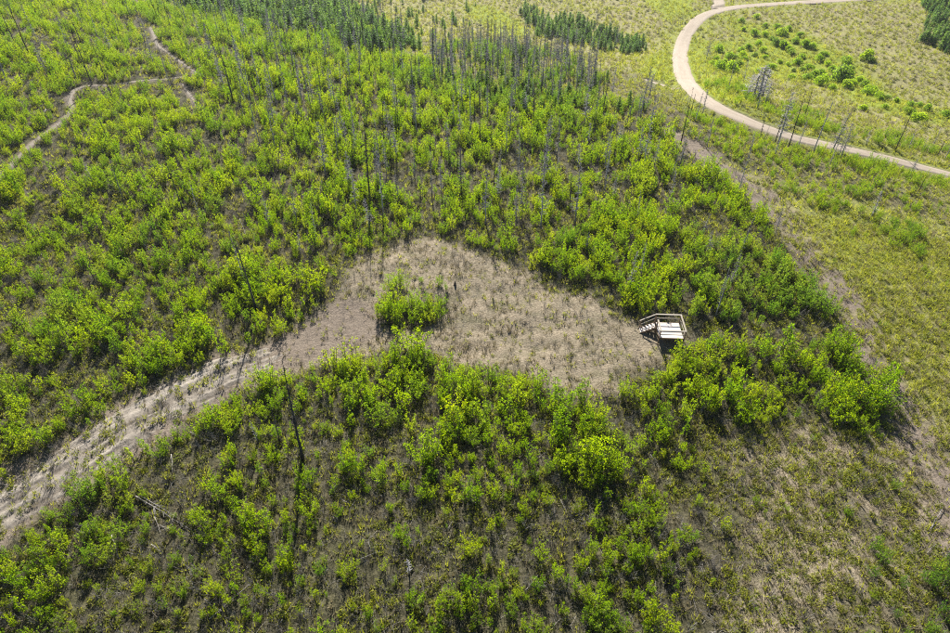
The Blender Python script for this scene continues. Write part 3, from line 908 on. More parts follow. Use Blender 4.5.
# ---- aspens: every bush gets a place, a height and a tint
def grow(x, y):
    """density (per candidate), smallest and largest height, tint of the aspens at x, y"""
    D = np.zeros(x.shape); lo = np.full(x.shape, 0.9); hi = np.full(x.shape, 1.4); T = np.zeros(x.shape)
    def put(key, d, a, b, t=0.0, soft=1.5):
        nonlocal D, lo, hi, T
        k = smooth(-soft, soft * 0.6, poly_sd(x, y, Z[key]) + 5.0 * (fbm(x / 3.0, y / 3.0, 3, 61) - 0.5)) > 0.5
        D = np.where(k, d, D); lo = np.where(k, a, lo); hi = np.where(k, b, hi); T = np.where(k, t, T)
    put('upleft', 0.88, 0.8, 2.1)
    put('left', 0.72, 0.8, 2.2, 0.12)
    put('center', 0.88, 0.8, 2.3)
    put('lowleft', 1.05, 0.5, 1.9, 0.1)
    put('bottom', 1.5, 0.5, 1.9, 0.08)
    put('pines_a', 0.3, 1.0, 2.4, 0.7)
    put('crest_band', 0.8, 1.0, 2.3, 0.45)
    put('pines_young', 0.85, 1.2, 2.3, 0.7)
    put('dead_stand', 0.35, 1.0, 1.9, 0.8)
    put('roadside', 0.75, 0.8, 1.6, 0.05)
    put('slope', 0.06, 0.4, 1.0, 0.15)
    put('lowright', 0.10, 0.35, 0.85, 0.3)
    put('patch_a', 0.6, 0.9, 1.5, 0.1)
    put('patch_b', 0.5, 0.9, 1.5, 0.25)
    put('patch_c', 0.5, 0.8, 1.4, 0.1)
    put('inroad', 0.30, 0.9, 1.8, 0.35)
    put('corner', 0.75, 0.9, 1.9, 0.75)
    put('edge', 0.9, 1.4, 2.5)
    put('trackside', 0.8, 1.2, 2.2, 0.15)
    put('upper', 0.95, 1.3, 2.3, 0.08)
    put('dark_pine', 0.95, 1.3, 2.2, 0.55)
    put('below', 1.0, 0.9, 3.0, 0.04, 4.0)
    put('right', 1.0, 0.9, 2.7, 0.08, 3.0)
    cl = poly_sd(x, y, Z['clear']) + 3.2 * (fbm(x / 2.4, y / 2.4, 3, 69) - 0.5) > 0.0
    isl = poly_sd(x, y, Z['island']) + 1.2 * (fbm(x / 1.5, y / 1.5, 2, 64) - 0.5) > 0.0
    D = np.where(cl, 0.0, D)
    D = np.where(isl, 1.0, D); lo = np.where(isl, 1.2, lo); hi = np.where(isl, 2.5, hi); T = np.where(isl, 0.1, T)
    gap = fbm(x / 5.2, y / 5.2, 3, 63)
    fine_gap = fbm(x / 2.2, y / 2.2, 2, 68)
    D = D * np.where(D > 0.6, 0.22 + 0.95 * smooth(0.34, 0.52, gap), 0.18 + 1.6 * smooth(0.38, 0.60, gap)) * (0.5 + 0.75 * smooth(0.34, 0.52, fine_gap))
    d, _, _ = line_dist(x, y, STRIP)
    D = D * smooth(0.8, 3.0, d)
    return D, lo, hi, T

ax_, ay_ = jitter(-150, 150, 8, 215, 0.92)
az_ = ground_h(ax_, ay_)
keep = visible(ax_, ay_, az_ + 1, 110)
ax_, ay_, az_ = ax_[keep], ay_[keep], az_[keep]
D, lo, hi, T = grow(ax_, ay_)
D = D * (line_dist(ax_, ay_ + 1.0, TRACK)[0] > TRACK_W)
for ln, wd in TRACK_ALL[1:4]:
    for back in (0.8, 1.7, 2.6, 3.4):
        D = D * (line_dist(ax_, ay_ + back, ln)[0] > wd * 1.0)
keep = (rng.random(len(ax_)) < D) & off_tracks(ax_, ay_, 0.15) & off_platform(ax_, ay_, 0.5)
ax_, ay_, az_, lo, hi, T = (q[keep] for q in (ax_, ay_, az_, lo, hi, T))
hgt = 1.02 * lo + 1.02 * (hi - lo) * rng.beta(1.3, 2.1, len(ax_)) * (0.35 + 1.0 * fbm(ax_ / 4, ay_ / 4, 2, 66) + 0.6 * smooth(0.4, 0.65, fbm(ax_ / 2.2, ay_ / 2.2, 2, 68)))
T = np.clip(T + 0.8 * (fbm(ax_ / 6, ay_ / 6, 2, 67) - 0.42) + rng.normal(0, 0.20, len(ax_)), 0, 1)
clump = [(u, v, h) for h, pts in ((1.9, [(405, 314), (421, 316), (394, 320), (433, 311), (412, 324), (398, 326)]), (1.9, [(398, 284), (391, 291), (405, 288)]), (1.0, [(421, 282), (446, 290), (439, 285)]), (2.1, [(655, 385), (668, 380), (682, 374), (690, 395), (672, 402), (648, 400), (660, 415), (702, 374), (714, 386), (735, 380), (728, 398), (705, 408), (684, 418)]),
                                  (2.6, [(845, 388), (858, 378), (870, 384), (880, 390), (862, 398), (875, 403), (850, 402), (888, 382), (838, 400), (866, 410)]),
                                  (2.3, [(395, 362), (410, 366), (424, 364), (380, 372), (402, 378), (366, 384), (390, 392), (418, 384), (352, 376), (440, 380), (462, 392), (372, 402), (404, 408)]),
                                  (1.8, [(480, 592), (466, 603), (492, 608), (620, 548), (634, 560), (668, 545), (662, 560), (556, 578), (588, 604), (602, 592), (416, 606), (440, 612), (575, 590), (608, 620), (590, 622), (648, 612), (540, 560), (118, 470), (104, 480), (134, 462), (150, 456), (30, 590), (14, 575), (45, 600), (205, 492), (222, 500), (240, 488)])) for u, v in pts]
cw = np.array([on_ground(u, v, lambda q, r: ground_h(q, r)) for u, v, h in clump])
ax_, ay_, az_ = np.append(ax_, cw[:, 0]), np.append(ay_, cw[:, 1]), np.append(az_, cw[:, 2])
hgt = np.append(hgt, [h * random.uniform(0.8, 1.15) for u, v, h in clump])
T = np.append(T, rng.uniform(0.0, 0.25, len(clump)))
print('aspens', len(ax_))

# ---- landmarks for describing which one is meant
LAND = [(n, *on_ground(u, v)[:2]) for n, u, v in [
    ('the lookout platform', 669, 345), ('the clearing thicket', 412, 310), ('the clearing top corner', 425, 238), ('the leaning charred snag', 303, 460), ('the dirt track mouth', 290, 352),
    ('the dirt track foot', 10, 505), ('the foot trail bend', 71, 100), ('the trail switchback', 190, 76), ('the charred switchback snag', 234, 101), ('the paired silver logs', 150, 510),
    ('the rightmost round thicket', 862, 390), ('the bare spur strip', 815, 265), ('the blackened stump', 455, 284), ('the gravel road bend', 684, 80), ('the grey dead stand', 540, 85),
    ('the valley willow thicket', 800, 60), ('the bottom edge centre', 475, 628), ('the bottom right corner', 940, 625), ('the bottom left corner', 10, 625), ('the tall midway snag', 370, 195),
    ('the roadside snag row', 790, 140), ('the grassy right slope', 900, 270), ('the dark pine wood', 300, 25), ('the left track verge', 40, 400), ('the clearing lower edge', 560, 390),
    ('the upper left corner', 10, 5), ('the top edge pines', 220, 3), ('the far meadow lawn', 500, 20), ('the far pine strip', 590, 40), ('the upper right pines', 945, 20),
    ('the left frame edge', 5, 290), ('the right frame edge', 945, 400), ('the road at right edge', 945, 165), ('the roadside dead clump', 757, 98), ('the green crest', 640, 112), ('the crest pines', 420, 70),
    ('the central aspen slope', 480, 150), ('the left aspen slope', 150, 190), ('the blue-green thicket', 760, 300), ('the far road straight', 850, 4), ('the road verge aspens', 860, 180)]]
NUM = ['zero', 'one', 'two', 'three', 'four', 'five', 'six', 'seven', 'eight', 'nine', 'ten', 'eleven', 'twelve', 'thirteen', 'fourteen', 'fifteen', 'sixteen', 'seventeen', 'eighteen', 'nineteen', 'twenty',
       'twenty-one', 'twenty-two', 'twenty-three', 'twenty-four', 'twenty-five', 'twenty-six', 'twenty-seven', 'twenty-eight', 'twenty-nine', 'thirty']
used_labels = set()
def unique(head, x, y):
    for k in range(4):
        t = head + ' ' + where(x, y, k)
        if t not in used_labels: break
    used_labels.add(t)
    return t
def where(x, y, rank=0):
    """which one: how far and which way from the nearest landmark, as seen in the photograph"""
    best = sorted(LAND, key=lambda l: math.hypot(l[1] - x, l[2] - y))[rank]
    dx, dy = x - best[1], y - best[2]
    num = lambda d: NUM[min(int(round(abs(d))), 30)]
    side = ('right' if dx > 0 else 'left')
    if abs(dx) < 0.5 and abs(dy) < 0.5: return 'right at ' + best[0]
    if abs(dy) < 0.5: return '%s metres %s of %s' % (num(dx), side, best[0])
    back = 'behind ' if dy > 0 else 'nearer than '
    if abs(dx) < 0.5: return '%s metres %s%s' % (num(dy), back, best[0])
    return '%s metres %s, %s %s%s' % (num(dx), side, num(dy), back, best[0])

def place(root_name, parts, loc, scale, rotz, label, cat, group, tint=None, tilt=(0, 0)):
    """a thing: an Empty at its base that parents its parts; parts share mesh data"""
    e = bpy.data.objects.new(root_name, None)
    e.empty_display_size = 0.3
    col.objects.link(e)
    e.location = loc
    e.rotation_euler = (tilt[0], tilt[1], rotz)
    e.scale = scale
    tag(e, label, cat, group)
    for nm, me in parts:
        o = link(nm, me, e)
        if nm == 'branch_spray': o['kind'] = 'stuff'
        if tint is not None:
            o['tint'] = float(tint)
    return e

# the 300 aspens that show largest are things of their own, the rest one mass
_, v_, dep_ = project(ax_, ay_, az_)
u_, v_, dep_ = project(ax_, ay_, az_ + hgt * 0.5)
show = np.where((u_ > 0) & (u_ < 950) & (v_ > 0) & (v_ < 633), hgt / dep_, 0)
order = np.argsort(-show)
single, rest = order[:300], order[300:]
for i in single:
    h = float(hgt[i])
    size = 'knee-high' if h < 0.8 else 'small' if h < 1.3 else 'medium' if h < 1.8 else 'large' if h < 2.2 else 'tall'
    hue = 'yellow-green' if T[i] < 0.08 else 'bright green' if T[i] < 0.3 else 'mid-green' if T[i] < 0.6 else 'blue-green'
    k = int(rng.integers(0, len(ASPEN)))
    w = h * rng.uniform(0.55, 0.95)
    place('aspen_shrub', (('trunk', ASPEN[k][0]), ('crown', ASPEN[k][1])), (ax_[i], ay_[i], az_[i] - 0.03), (w, w, h), rng.uniform(0, 6.28),
          unique('%s %s aspen' % (size, hue), ax_[i], ay_[i]), 'shrub', 'young aspens on the burned hillside', T[i])
n = len(rest)
w = hgt[rest] * rng.uniform(0.55, 0.95, n)
scatter('aspen_regrowth', [joined(p, 'aspen_bush') for p in ASPEN], np.column_stack([ax_, ay_, az_ - 0.03])[rest], np.column_stack([w, w, hgt[rest]]),
        np.column_stack([np.zeros(n), np.zeros(n), rng.uniform(0, 6.28, n)]), T[rest], 'dense bright green aspen regrowth covering the hillside', 'shrubs')

# ------------------------------------------------------------------ pines
def stand(key, step, lo, hi, tint, keepf=1.0, soft=1.0):
    P = Z[key]
    x, y = jitter(P[:, 0].min() - 2, P[:, 0].max() + 2, P[:, 1].min() - 2, P[:, 1].max() + 2, step)
    k = (poly_sd(x, y, P) + 12 * (fbm(x / 7, y / 7, 3, 71) - 0.5) > 0) & (rng.random(len(x)) < keepf * (0.45 + 0.75 * smooth(0.35, 0.55, fbm(x / 4, y / 4, 2, 73))))
    x, y = x[k], y[k]
    z = ground_h(x, y)
    k = visible(x, y, z + 2, 30) & off_tracks(x, y, 0.5)
    x, y, z = x[k], y[k], z[k]
    h = (lo + (hi - lo) * rng.beta(1.2, 2.0, len(x)) * 1.25) * (0.6 + 0.8 * fbm(x / 6, y / 6, 2, 72))
    return np.column_stack([x, y, z, h, np.full(len(x), tint) + rng.normal(0, 0.25, len(x))])

pn = np.vstack([stand('pines_a', 1.75, 1.3, 4.2, 0.42, 0.72), stand('pines_b', 1.7, 1.6, 3.8, 0.35, 0.85), stand('pines_c', 1.8, 1.8, 4.2, 0.35, 0.85),
                stand('pines_young', 1.9, 1.3, 2.8, 0.95, 0.35), stand('dead_stand', 2.4, 1.4, 2.8, 0.9, 0.35)])
pn = np.vstack([pn, stand('scatter_pines', 4.5, 1.5, 3.6, 0.6, 0.5)])
pn[:, 4] = np.clip(pn[:, 4], 0, 1)
u, v, dep = project(pn[:, 0], pn[:, 1], pn[:, 2] + pn[:, 3] * 0.6)
show = np.where((u > 0) & (u < 950) & (v > -4) & (v < 633), pn[:, 3] / dep, 0)
order = np.argsort(-show)
single, rest = order[:300], order[300:]
print('pines', len(pn))
for i in single:
    x, y, z, h, t = pn[i]
    if show[i] == 0: continue
    k = int(rng.integers(0, len(PINE)))
    w = h * rng.uniform(0.85, 1.25)
    size = 'knee-high' if h < 1.2 else 'small' if h < 2.2 else 'young' if h < 3.5 else 'tall'
    hue = 'dark green' if t < 0.25 else 'mid-green' if t < 0.6 else 'fresh green'
    place('pine_tree', (('trunk', PINE[k][0]), ('crown', PINE[k][1])), (x, y, z - 0.03), (w, w, h), rng.uniform(0, 6.28),
          unique('%s %s pine' % (size, hue), x, y), 'pine tree', 'young pines', t)
n = len(rest)
w = pn[rest, 3] * rng.uniform(0.85, 1.25, n)
scatter('pine_wood', [joined(p, 'pine') for p in PINE], pn[rest, :3], np.column_stack([w, w, pn[rest, 3]]),
        np.column_stack([np.zeros(n), np.zeros(n), rng.uniform(0, 6.28, n)]), pn[rest, 4], 'dense dark pine wood growing beyond the crest', 'pine wood')

# ------------------------------------------------------------------ snags
sn = []   # x, y, z, height, style, fat
def px_snag(ub, vb, vt, style, fat=1.0):
    if ub > 640 and style == 'twiggy': fat *= 1.4
    p = on_ground(ub, vb, lambda a, b: ground_h(a, b))
    for _ in range(12):
        dd, pp, _s = road_d(np.array([p[0]]), np.array([p[1]]))
        if dd[0] > ROAD_W + 1.0: break
        i0 = int(pp[0]); c = ROAD[i0] + (ROAD[min(i0 + 1, len(ROAD) - 1)] - ROAD[i0]) * (pp[0] - i0)
        g = (p[:2] - c) / max(dd[0], 0.05)
        if g[1] > 0 and ub < 860: g = -g * 2
        p = np.array([p[0] + g[0] * 0.8, p[1] + g[1] * 0.8, 0])
        p[2] = ground_h(p[:1], p[1:2])[0]
    h = 1.0
    for _ in range(25):
        vv = project(p[0], p[1], p[2] + h)[1]
        h *= 1 + 0.012 * (vv - vt) / 2 if abs(vv - vt) < 40 else (1.12 if vv > vt else 0.9)
    sn.append((p[0], p[1], p[2], float(h), style, fat))
for a in [(303, 460, 362, 'charred', 1.35), (280, 442, 404, 'charred', 1.0), (257, 311, 236, 'charred', 1.5), (246, 285, 228, 'grey', 0.9), (370, 200, 106, 'charred', 1.15), (357, 150, 92, 'grey', 0.9),
          (29, 54, 2, 'charred', 1.3), (16, 46, 0, 'charred', 1.0), (92, 85, 20, 'charred', 1.2), (78, 82, 44, 'charred', 1.1), (106, 80, 36, 'charred', 1.0), (36, 12, -30, 'charred', 1.2),
          (82, 45, -6, 'charred', 1.0), (234, 102, 34, 'charred', 1.7), (250, 98, 42, 'grey', 1.0), (256, 92, 48, 'charred', 1.0), (276, 103, 46, 'grey', 1.2), (262, 96, 40, 'grey', 1.0),
          (301, 100, 52, 'grey', 1.1), (312, 112, 54, 'grey', 1.2), (323, 104, 56, 'charred', 1.0), (336, 110, 60, 'grey', 1.0), (354, 168, 120, 'charred', 1.0), (381, 175, 118, 'grey', 1.0),
          (183, 210, 165, 'charred', 1.0), (200, 218, 180, 'grey', 0.9), (112, 150, 105, 'charred', 0.8), (82, 165, 130, 'charred', 0.8), (432, 196, 150, 'grey', 1.0), (433, 75, 15, 'charred', 1.3),
          (448, 70, 20, 'charred', 1.5), (436, 62, 26, 'twiggy', 1.2), (470, 68, 34, 'charred', 1.2), (541, 98, 60, 'charred', 1.2), (518, 86, 52, 'grey', 1.2), (523, 22, 0, 'grey', 1.2), (606, 20, 0, 'grey', 1.4),
          (569, 212, 165, 'charred', 1.2), (575, 225, 160, 'twiggy', 1.2), (520, 165, 128, 'grey', 0.9), (605, 180, 140, 'grey', 1.0), (640, 118, 66, 'twiggy', 1.3), (680, 165, 139, 'charred', 1.3),
          (724, 110, 88, 'twiggy', 1.2), (784, 132, 92, 'twiggy', 1.3), (789, 140, 88, 'charred', 1.1), (778, 137, 102, 'charred', 1.2), (797, 150, 118, 'grey', 1.2), (806, 140, 100, 'grey', 1.3),
          (823, 145, 112, 'twiggy', 1.2), (833, 148, 122, 'twiggy', 1.0), (837, 160, 130, 'grey', 1.0), (866, 145, 128, 'twiggy', 1.0), (895, 151, 113, 'charred', 1.3), (908, 150, 128, 'grey', 1.2),
          (930, 152, 126, 'grey', 1.2), (937, 156, 132, 'charred', 1.2), (944, 160, 130, 'grey', 1.4), (922, 152, 135, 'grey', 1.0), (914, 45, 30, 'twiggy', 1.2), (706, 60, 38, 'twiggy', 1.4),
          (650, 95, 72, 'twiggy', 1.2), (690, 115, 92, 'charred', 1.2), (695, 122, 90, 'grey', 1.2), (686, 112, 95, 'grey', 1.0), (871, 218, 190, 'twiggy', 1.0), (766, 138, 122, 'grey', 1.0),
          (752, 100, 66, 'twiggy', 2.6), (757, 102, 64, 'twiggy', 2.6), (762, 98, 68, 'twiggy', 2.6), (748, 96, 72, 'twiggy', 1.4), (759, 94, 70, 'twiggy', 1.4), (755, 92, 66, 'charred', 1.4), (765, 103, 80, 'twiggy', 1.2)]:
    px_snag(*a)
n_named = len(sn)

def snag_zone(key, step, keepf, lo, hi, mix_, fat=(0.7, 1.1)):
    P = Z[key]
    x, y = jitter(P[:, 0].min(), P[:, 0].max(), P[:, 1].min(), P[:, 1].max(), step)
    k = (poly_sd(x, y, P) > 0) & (rng.random(len(x)) < keepf)
    x, y = x[k], y[k]
    z = ground_h(x, y)
    k = visible(x, y, z + 2, 20) & off_tracks(x, y, 0.3) & (poly_sd(x, y, Z['clear']) < 0.5)
    for a, b, c in zip(x[k], y[k], z[k]):
        sn.append((a, b, c, rng.uniform(lo, hi), str(rng.choice(mix_)), rng.uniform(*fat)))
snag_zone('dead_stand', 2.2, 0.75, 2.8, 7.0, ['twiggy', 'twiggy', 'twiggy', 'grey'], (0.9, 1.3))
snag_zone('pines_a', 4.0, 0.45, 5, 9, ['twiggy', 'grey', 'charred'], (0.9, 1.3))
snag_zone('crest_band', 3.0, 0.5, 3.0, 7.0, ['twiggy', 'grey', 'charred'], (0.9, 1.3))
snag_zone('pines_young', 3.2, 0.45, 3.5, 7, ['grey', 'twiggy', 'charred'])
snag_zone('center', 3.0, 0.45, 3.0, 8.0, ['grey', 'twiggy', 'twiggy', 'charred', 'twiggy'], (0.8, 1.2))
snag_zone('upleft', 6.0, 0.36, 3.0, 8.5, ['charred', 'grey', 'twiggy'])
snag_zone('left', 8.0, 0.25, 2.0, 5.0, ['charred', 'grey'])
snag_zone('upper', 3.4, 0.35, 2.4, 5.0, ['grey', 'twiggy'])
snag_zone('roadside', 5.5, 0.45, 2.0, 4.0, ['grey', 'twiggy'])
snag_zone('inroad', 7.0, 0.4, 3.0, 6.0, ['grey', 'twiggy'], (0.9, 1.3))
snag_zone('pines_b', 6.0, 0.4, 3, 6, ['grey', 'twiggy'])
snag_zone('bottom', 6.5, 0.25, 1.5, 3.2, ['grey', 'charred'])
snag_zone('lowleft', 8.0, 0.25, 1.5, 3.5, ['grey', 'charred'])
print('snags', len(sn))
A = np.array([s[:4] for s in sn])
u, v, dep = project(A[:, 0], A[:, 1], A[:, 2] + A[:, 3] * 0.5)
show = np.where((u > 0) & (u < 950) & (v > -6) & (v < 633), A[:, 3] / dep, 0)
show[:n_named] += 10 * (show[:n_named] > 0)
order = np.argsort(-show)
single, rest = order[:300], order[300:]
for i in single:
    if show[i] == 0: continue
    x, y, z, h, style, fat = sn[i]
    k = int(rng.integers(0, 3))
    w = (0.5 * h + 2.8) * fat * 0.88
    size = 'short' if h < 3.5 else 'slim' if h < 6 else 'tall' if h < 9 else 'towering'
    look = {'charred': 'blackened', 'grey': 'bare grey', 'twiggy': 'twiggy grey'}[style]
    place('dead_snag', (('trunk', SNAG[style][k][0]), ('branch_spray', SNAG[style][k][1])), (x, y, z), (w, w, h), rng.uniform(0, 6.28),
          unique('%s %s snag' % (size, look), x, y), 'dead tree', 'burned dead trees still standing', tilt=(rng.normal(0, 0.03), rng.normal(0, 0.03)))
if len(rest):
    n = len(rest)
    w = (0.55 * A[rest, 3] + 3.2)
    scatter('dead_timber', [joined(p, 'snag') for s in ('grey', 'twiggy', 'charred') for p in SNAG[s]], A[rest, :3], np.column_stack([w, w, A[rest, 3]]),
            np.column_stack([rng.normal(0, 0.03, n), rng.normal(0, 0.03, n), rng.uniform(0, 6.28, n)]), np.zeros(n), 'thin dead trunks standing among the regrowth', 'dead trees')

# ------------------------------------------------------------------ willows of the valley
wl = []
for a, b, r in [(375, 50, 9), (400, 76, 8), (400, 103, 9), (450, 98, 14), (435, 80, 9), (455, 135, 15), (432, 128, 12), (495, 187, 13), (530, 200, 11), (545, 222, 14), (565, 244, 18), (625, 228, 26), (640, 182, 16), (641, 254, 17), (660, 248, 12),
                (706, 268, 15), (735, 285, 13), (700, 168, 18), (265, 200, 16), (300, 204, 17), (245, 190, 12), (520, 132, 14), (490, 122, 10), (540, 140, 10), (855, 355, 17), (880, 322, 12), (855, 312, 10), (935, 340, 12),
                (830, 312, 10), (350, 140, 10), (380, 130, 9), (330, 150, 9), (310, 170, 9), (480, 160, 9), (510, 168, 9), (560, 175, 10), (585, 190, 10), (600, 205, 11), (420, 115, 8), (470, 85, 8), (505, 105, 8), (690, 323, 13), (600, 262, 10),
                (680, 240, 11), (760, 292, 10), (790, 300, 9), (340, 175, 8), (370, 165, 8), (395, 150, 9), (470, 145, 9), (715, 180, 10), (580, 160, 8), (655, 205, 10), (280, 185, 9), (255, 175, 8)]:
    p = on_ground(630 + a / 2.97, (b + r * 0.5) / 2.97, lambda q, s: ground_h(q, s))
    dep = project(*p)[2]
    wl.append((p, 2 * r / 2.97 * dep / FPX))
random.seed(31)
wx, wy = jitter(Z['willows'][:, 0].min(), Z['willows'][:, 0].max(), Z['willows'][:, 1].min(), Z['willows'][:, 1].max(), 4.2)
wk = (poly_sd(wx, wy, Z['willows']) > 0.5) & off_tracks(wx, wy, 1.0)
for p in np.column_stack([wx, wy, ground_h(wx, wy)])[wk]:
    if random.random() < 0.5 and min(math.hypot(p[0] - q[0], p[1] - q[1]) - d * 0.6 for q, d in wl) > 0.6:
        wl.append((p, random.uniform(1.1, 2.2)))
print('willows', len(wl))
for i, (p, wd) in enumerate(wl):
    wd *= 1.3
    k = i % len(WILLOW)
    h = wd * random.uniform(0.75, 1.0)
    t = random.random() ** 3
    size = 'small' if wd < 2.5 else 'mid-sized' if wd < 4 else 'broad'
    hue = 'bright green' if t < 0.25 else 'leaf-green' if t < 0.6 else 'grey-green'
    place('willow_bush', (('trunk', WILLOW[k][0]), ('crown', WILLOW[k][1])), (p[0], p[1], p[2] - 0.05), (wd * 0.68, wd * 0.68, h * 1.0), random.uniform(0, 6.28),
          unique('%s %s rounded willow' % (size, hue), p[0], p[1]), 'willow bush', 'willows on the valley floor', t)

# ------------------------------------------------------------------ fallen logs
random.seed(33)
def log_px(u0, v0, u1, v1, k, fat=1.0, lift=0.0):
    a, b = on_ground(u0, v0, lambda q, s: ground_h(q, s)), on_ground(u1, v1, lambda q, s: ground_h(q, s))
    d = Vector(b) - Vector(a)
    L = d.length
    c = (Vector(a) + Vector(b)) / 2
    e = place('fallen_log', (('trunk', LOG[k][0]), ('branch_spray', LOG[k][1])), tuple(c + Vector((0, 0, 0.12 + lift))), (L, (1.5 + 0.28 * L) * fat * 0.8, (1.5 + 0.28 * L) * fat * 0.8), 0,
              unique('%s silver-grey fallen log' % ('long' if L > 4 else 'short'), c.x, c.y), 'log', 'fallen logs on the hillside')
    e.rotation_euler = d.to_track_quat('X', 'Z').to_euler()
for a in [(136, 497, 192, 531, 2, 1.3), (140, 496, 180, 520, 1, 1.2), (86, 531, 112, 534, 1, 1.2), (112, 536, 120, 560, 0, 1.2), (155, 518, 162, 535, 0, 1.0), (152, 545, 162, 553, 3, 1.2), (172, 455, 173, 474, 3, 1.2), (190, 433, 208, 441, 0, 1.1),
          (40, 126, 46, 110, 0, 2.0), (96, 103, 101, 112, 3, 2.0), (20, 142, 36, 133, 0, 1.6), (115, 353, 126, 362, 0, 1.1), (100, 345, 118, 352, 1, 1.0), (210, 620, 250, 585, 1, 1.0), (280, 625, 292, 605, 0, 1.0), (205, 600, 218, 612, 0, 1.0),
          (448, 530, 455, 518, 0, 1.0), (525, 592, 538, 576, 1, 1.2), (425, 618, 432, 604, 0, 1.0), (930, 530, 942, 508, 2, 1.3), (925, 555, 935, 545, 1, 1.2), (940, 590, 948, 570, 1, 1.2), (590, 445, 600, 462, 0, 1.0), (340, 500, 358, 508, 1, 0.9),
          (137, 95, 143, 88, 0, 1.8), (300, 210, 316, 205, 0, 1.2), (262, 170, 276, 176, 1, 1.2), (430, 180, 444, 176, 0, 1.2), (196, 245, 210, 252, 1, 1.1), (205, 262, 199, 280, 2, 1.1), (240, 220, 246, 236, 1, 1.0), (62, 240, 76, 246, 0, 1.0), (650, 455, 660, 470, 1, 0.9), (560, 500, 568, 516, 1, 0.9), (360, 560, 380, 552, 0, 0.9), (480, 470, 496, 462, 1, 0.9)]:
    log_px(*a)

# the blackened stump in the clearing
random.seed(41)
st = MB()
ang = [2 * math.pi * k / 10 for k in range(10)]
ringz = [(-0.1, 0.24), (0.08, 0.18), (0.35, 0.145), (0.62, 0.13), (0.85, 0.12)]
for z, r in ringz:
    st.v += [(math.cos(a) * r * random.uniform(0.85, 1.15), math.sin(a) * r * random.uniform(0.85, 1.15), z + (random.uniform(-0.14, 0.14) if z > 0.8 else 0)) for a in ang]
for j in range(len(ringz) - 1):
    for k in range(10):
        st.f.append((j * 10 + k, j * 10 + (k + 1) % 10, (j + 1) * 10 + (k + 1) % 10, (j + 1) * 10 + k))
st.f.append(tuple(40 + k for k in range(10)))
st.m = [0] * len(st.f)
sp0 = on_ground(455, 285, lambda q, s: ground_h(q, s))
o = link('burned_stump', st.build('burned_stump', M['char'], False))
o.location = sp0
o.scale = (0.7, 0.7, 0.42)
tag(o, 'short blackened stump standing on bare ground beside the clearing thicket', 'stump')

# ------------------------------------------------------------------ lookout platform
root = link('viewing_platform', None)
root.location = (PLAT[0], PLAT[1], plat_z)
root.rotation_euler = (0, 0, R(-3.0))
root.scale = (0.8, 0.8, 0.8)
tag(root, 'small raised wooden lookout deck with railings and side stairs', 'platform')
DW, DD, DH, RH = 2.44, 2.44, 0.95, 1.07      # deck width, depth, height, rail height
def part(name, fn, mat, parent=root):
    mb = MB()
    fn(mb)
    me = mb.build(name, mat)
    return link(name, me, parent)
nb = 17
bw = DD / nb
for k in range(nb):
    part('deck_board', lambda m: m.box(-DW / 2, DW / 2, k * bw + 0.004, (k + 1) * bw - 0.004, DH - 0.038, DH + random.uniform(-0.003, 0.003)), M['deck'])
for y0 in (-0.042, DD + 0.003):
    part('rim_joist', lambda m: m.box(-DW / 2 - 0.04, DW / 2 + 0.04, y0, y0 + 0.039, DH - 0.235, DH - 0.002), M['frame'])
for x0 in (-DW / 2 + 0.003, -0.02, DW / 2 - 0.042):
    part('joist', lambda m: m.box(x0, x0 + 0.039, 0.0, DD, DH - 0.235, DH - 0.041), M['frame'])
ps = 0.10
px0, px1, py0, py1 = -DW / 2 - 0.055, DW / 2 + 0.055, -0.095, DD + 0.095
for (x, y) in ((px0, py0), (px1, py0), (px1, py1), (px0, py1)):
    part('post', lambda m: m.box(x - ps / 2, x + ps / 2, y - ps / 2, y + ps / 2, -0.4, DH + RH - 0.04), M['frame'])
stair_y0, stair_y1 = 1.62, DD + 0.05        # opening for the stairs on the far half of that side
part('post', lambda m: m.box(px0 - ps / 2, px0 + ps / 2, stair_y0 - ps, stair_y0, -0.4, DH + RH - 0.04), M['frame'])
zt = DH + RH
part('top_rail', lambda m: m.box(px0 - 0.09, px1 + 0.09, py0 - 0.075, py0 + 0.075, zt - 0.038, zt), M['rail'])
part('top_rail', lambda m: m.box(px0 - 0.09, px1 + 0.09, py1 - 0.075, py1 + 0.075, zt - 0.038, zt), M['rail'])
part('top_rail', lambda m: m.box(px1 - 0.075, px1 + 0.075, py0 + 0.077, py1 - 0.077, zt - 0.036, zt + 0.002), M['rail'])
part('top_rail', lambda m: m.box(px0 - 0.075, px0 + 0.075, py0 + 0.077, stair_y0 + 0.02, zt - 0.036, zt + 0.002), M['rail'])
zm = DH + 0.52
part('middle_rail', lambda m: m.box(px0 + 0.052, px1 - 0.052, py0 - 0.02, py0 + 0.02, zm - 0.045, zm + 0.045), M['rail'])
part('middle_rail', lambda m: m.box(px0 + 0.052, px1 - 0.052, py1 - 0.02, py1 + 0.02, zm - 0.045, zm + 0.045), M['rail'])
part('middle_rail', lambda m: m.box(px1 - 0.02, px1 + 0.02, py0 + 0.052, py1 - 0.052, zm - 0.045, zm + 0.045), M['rail'])
part('middle_rail', lambda m: m.box(px0 - 0.02, px0 + 0.02, py0 + 0.052, stair_y0 - ps - 0.002, zm - 0.045, zm + 0.045), M['rail'])
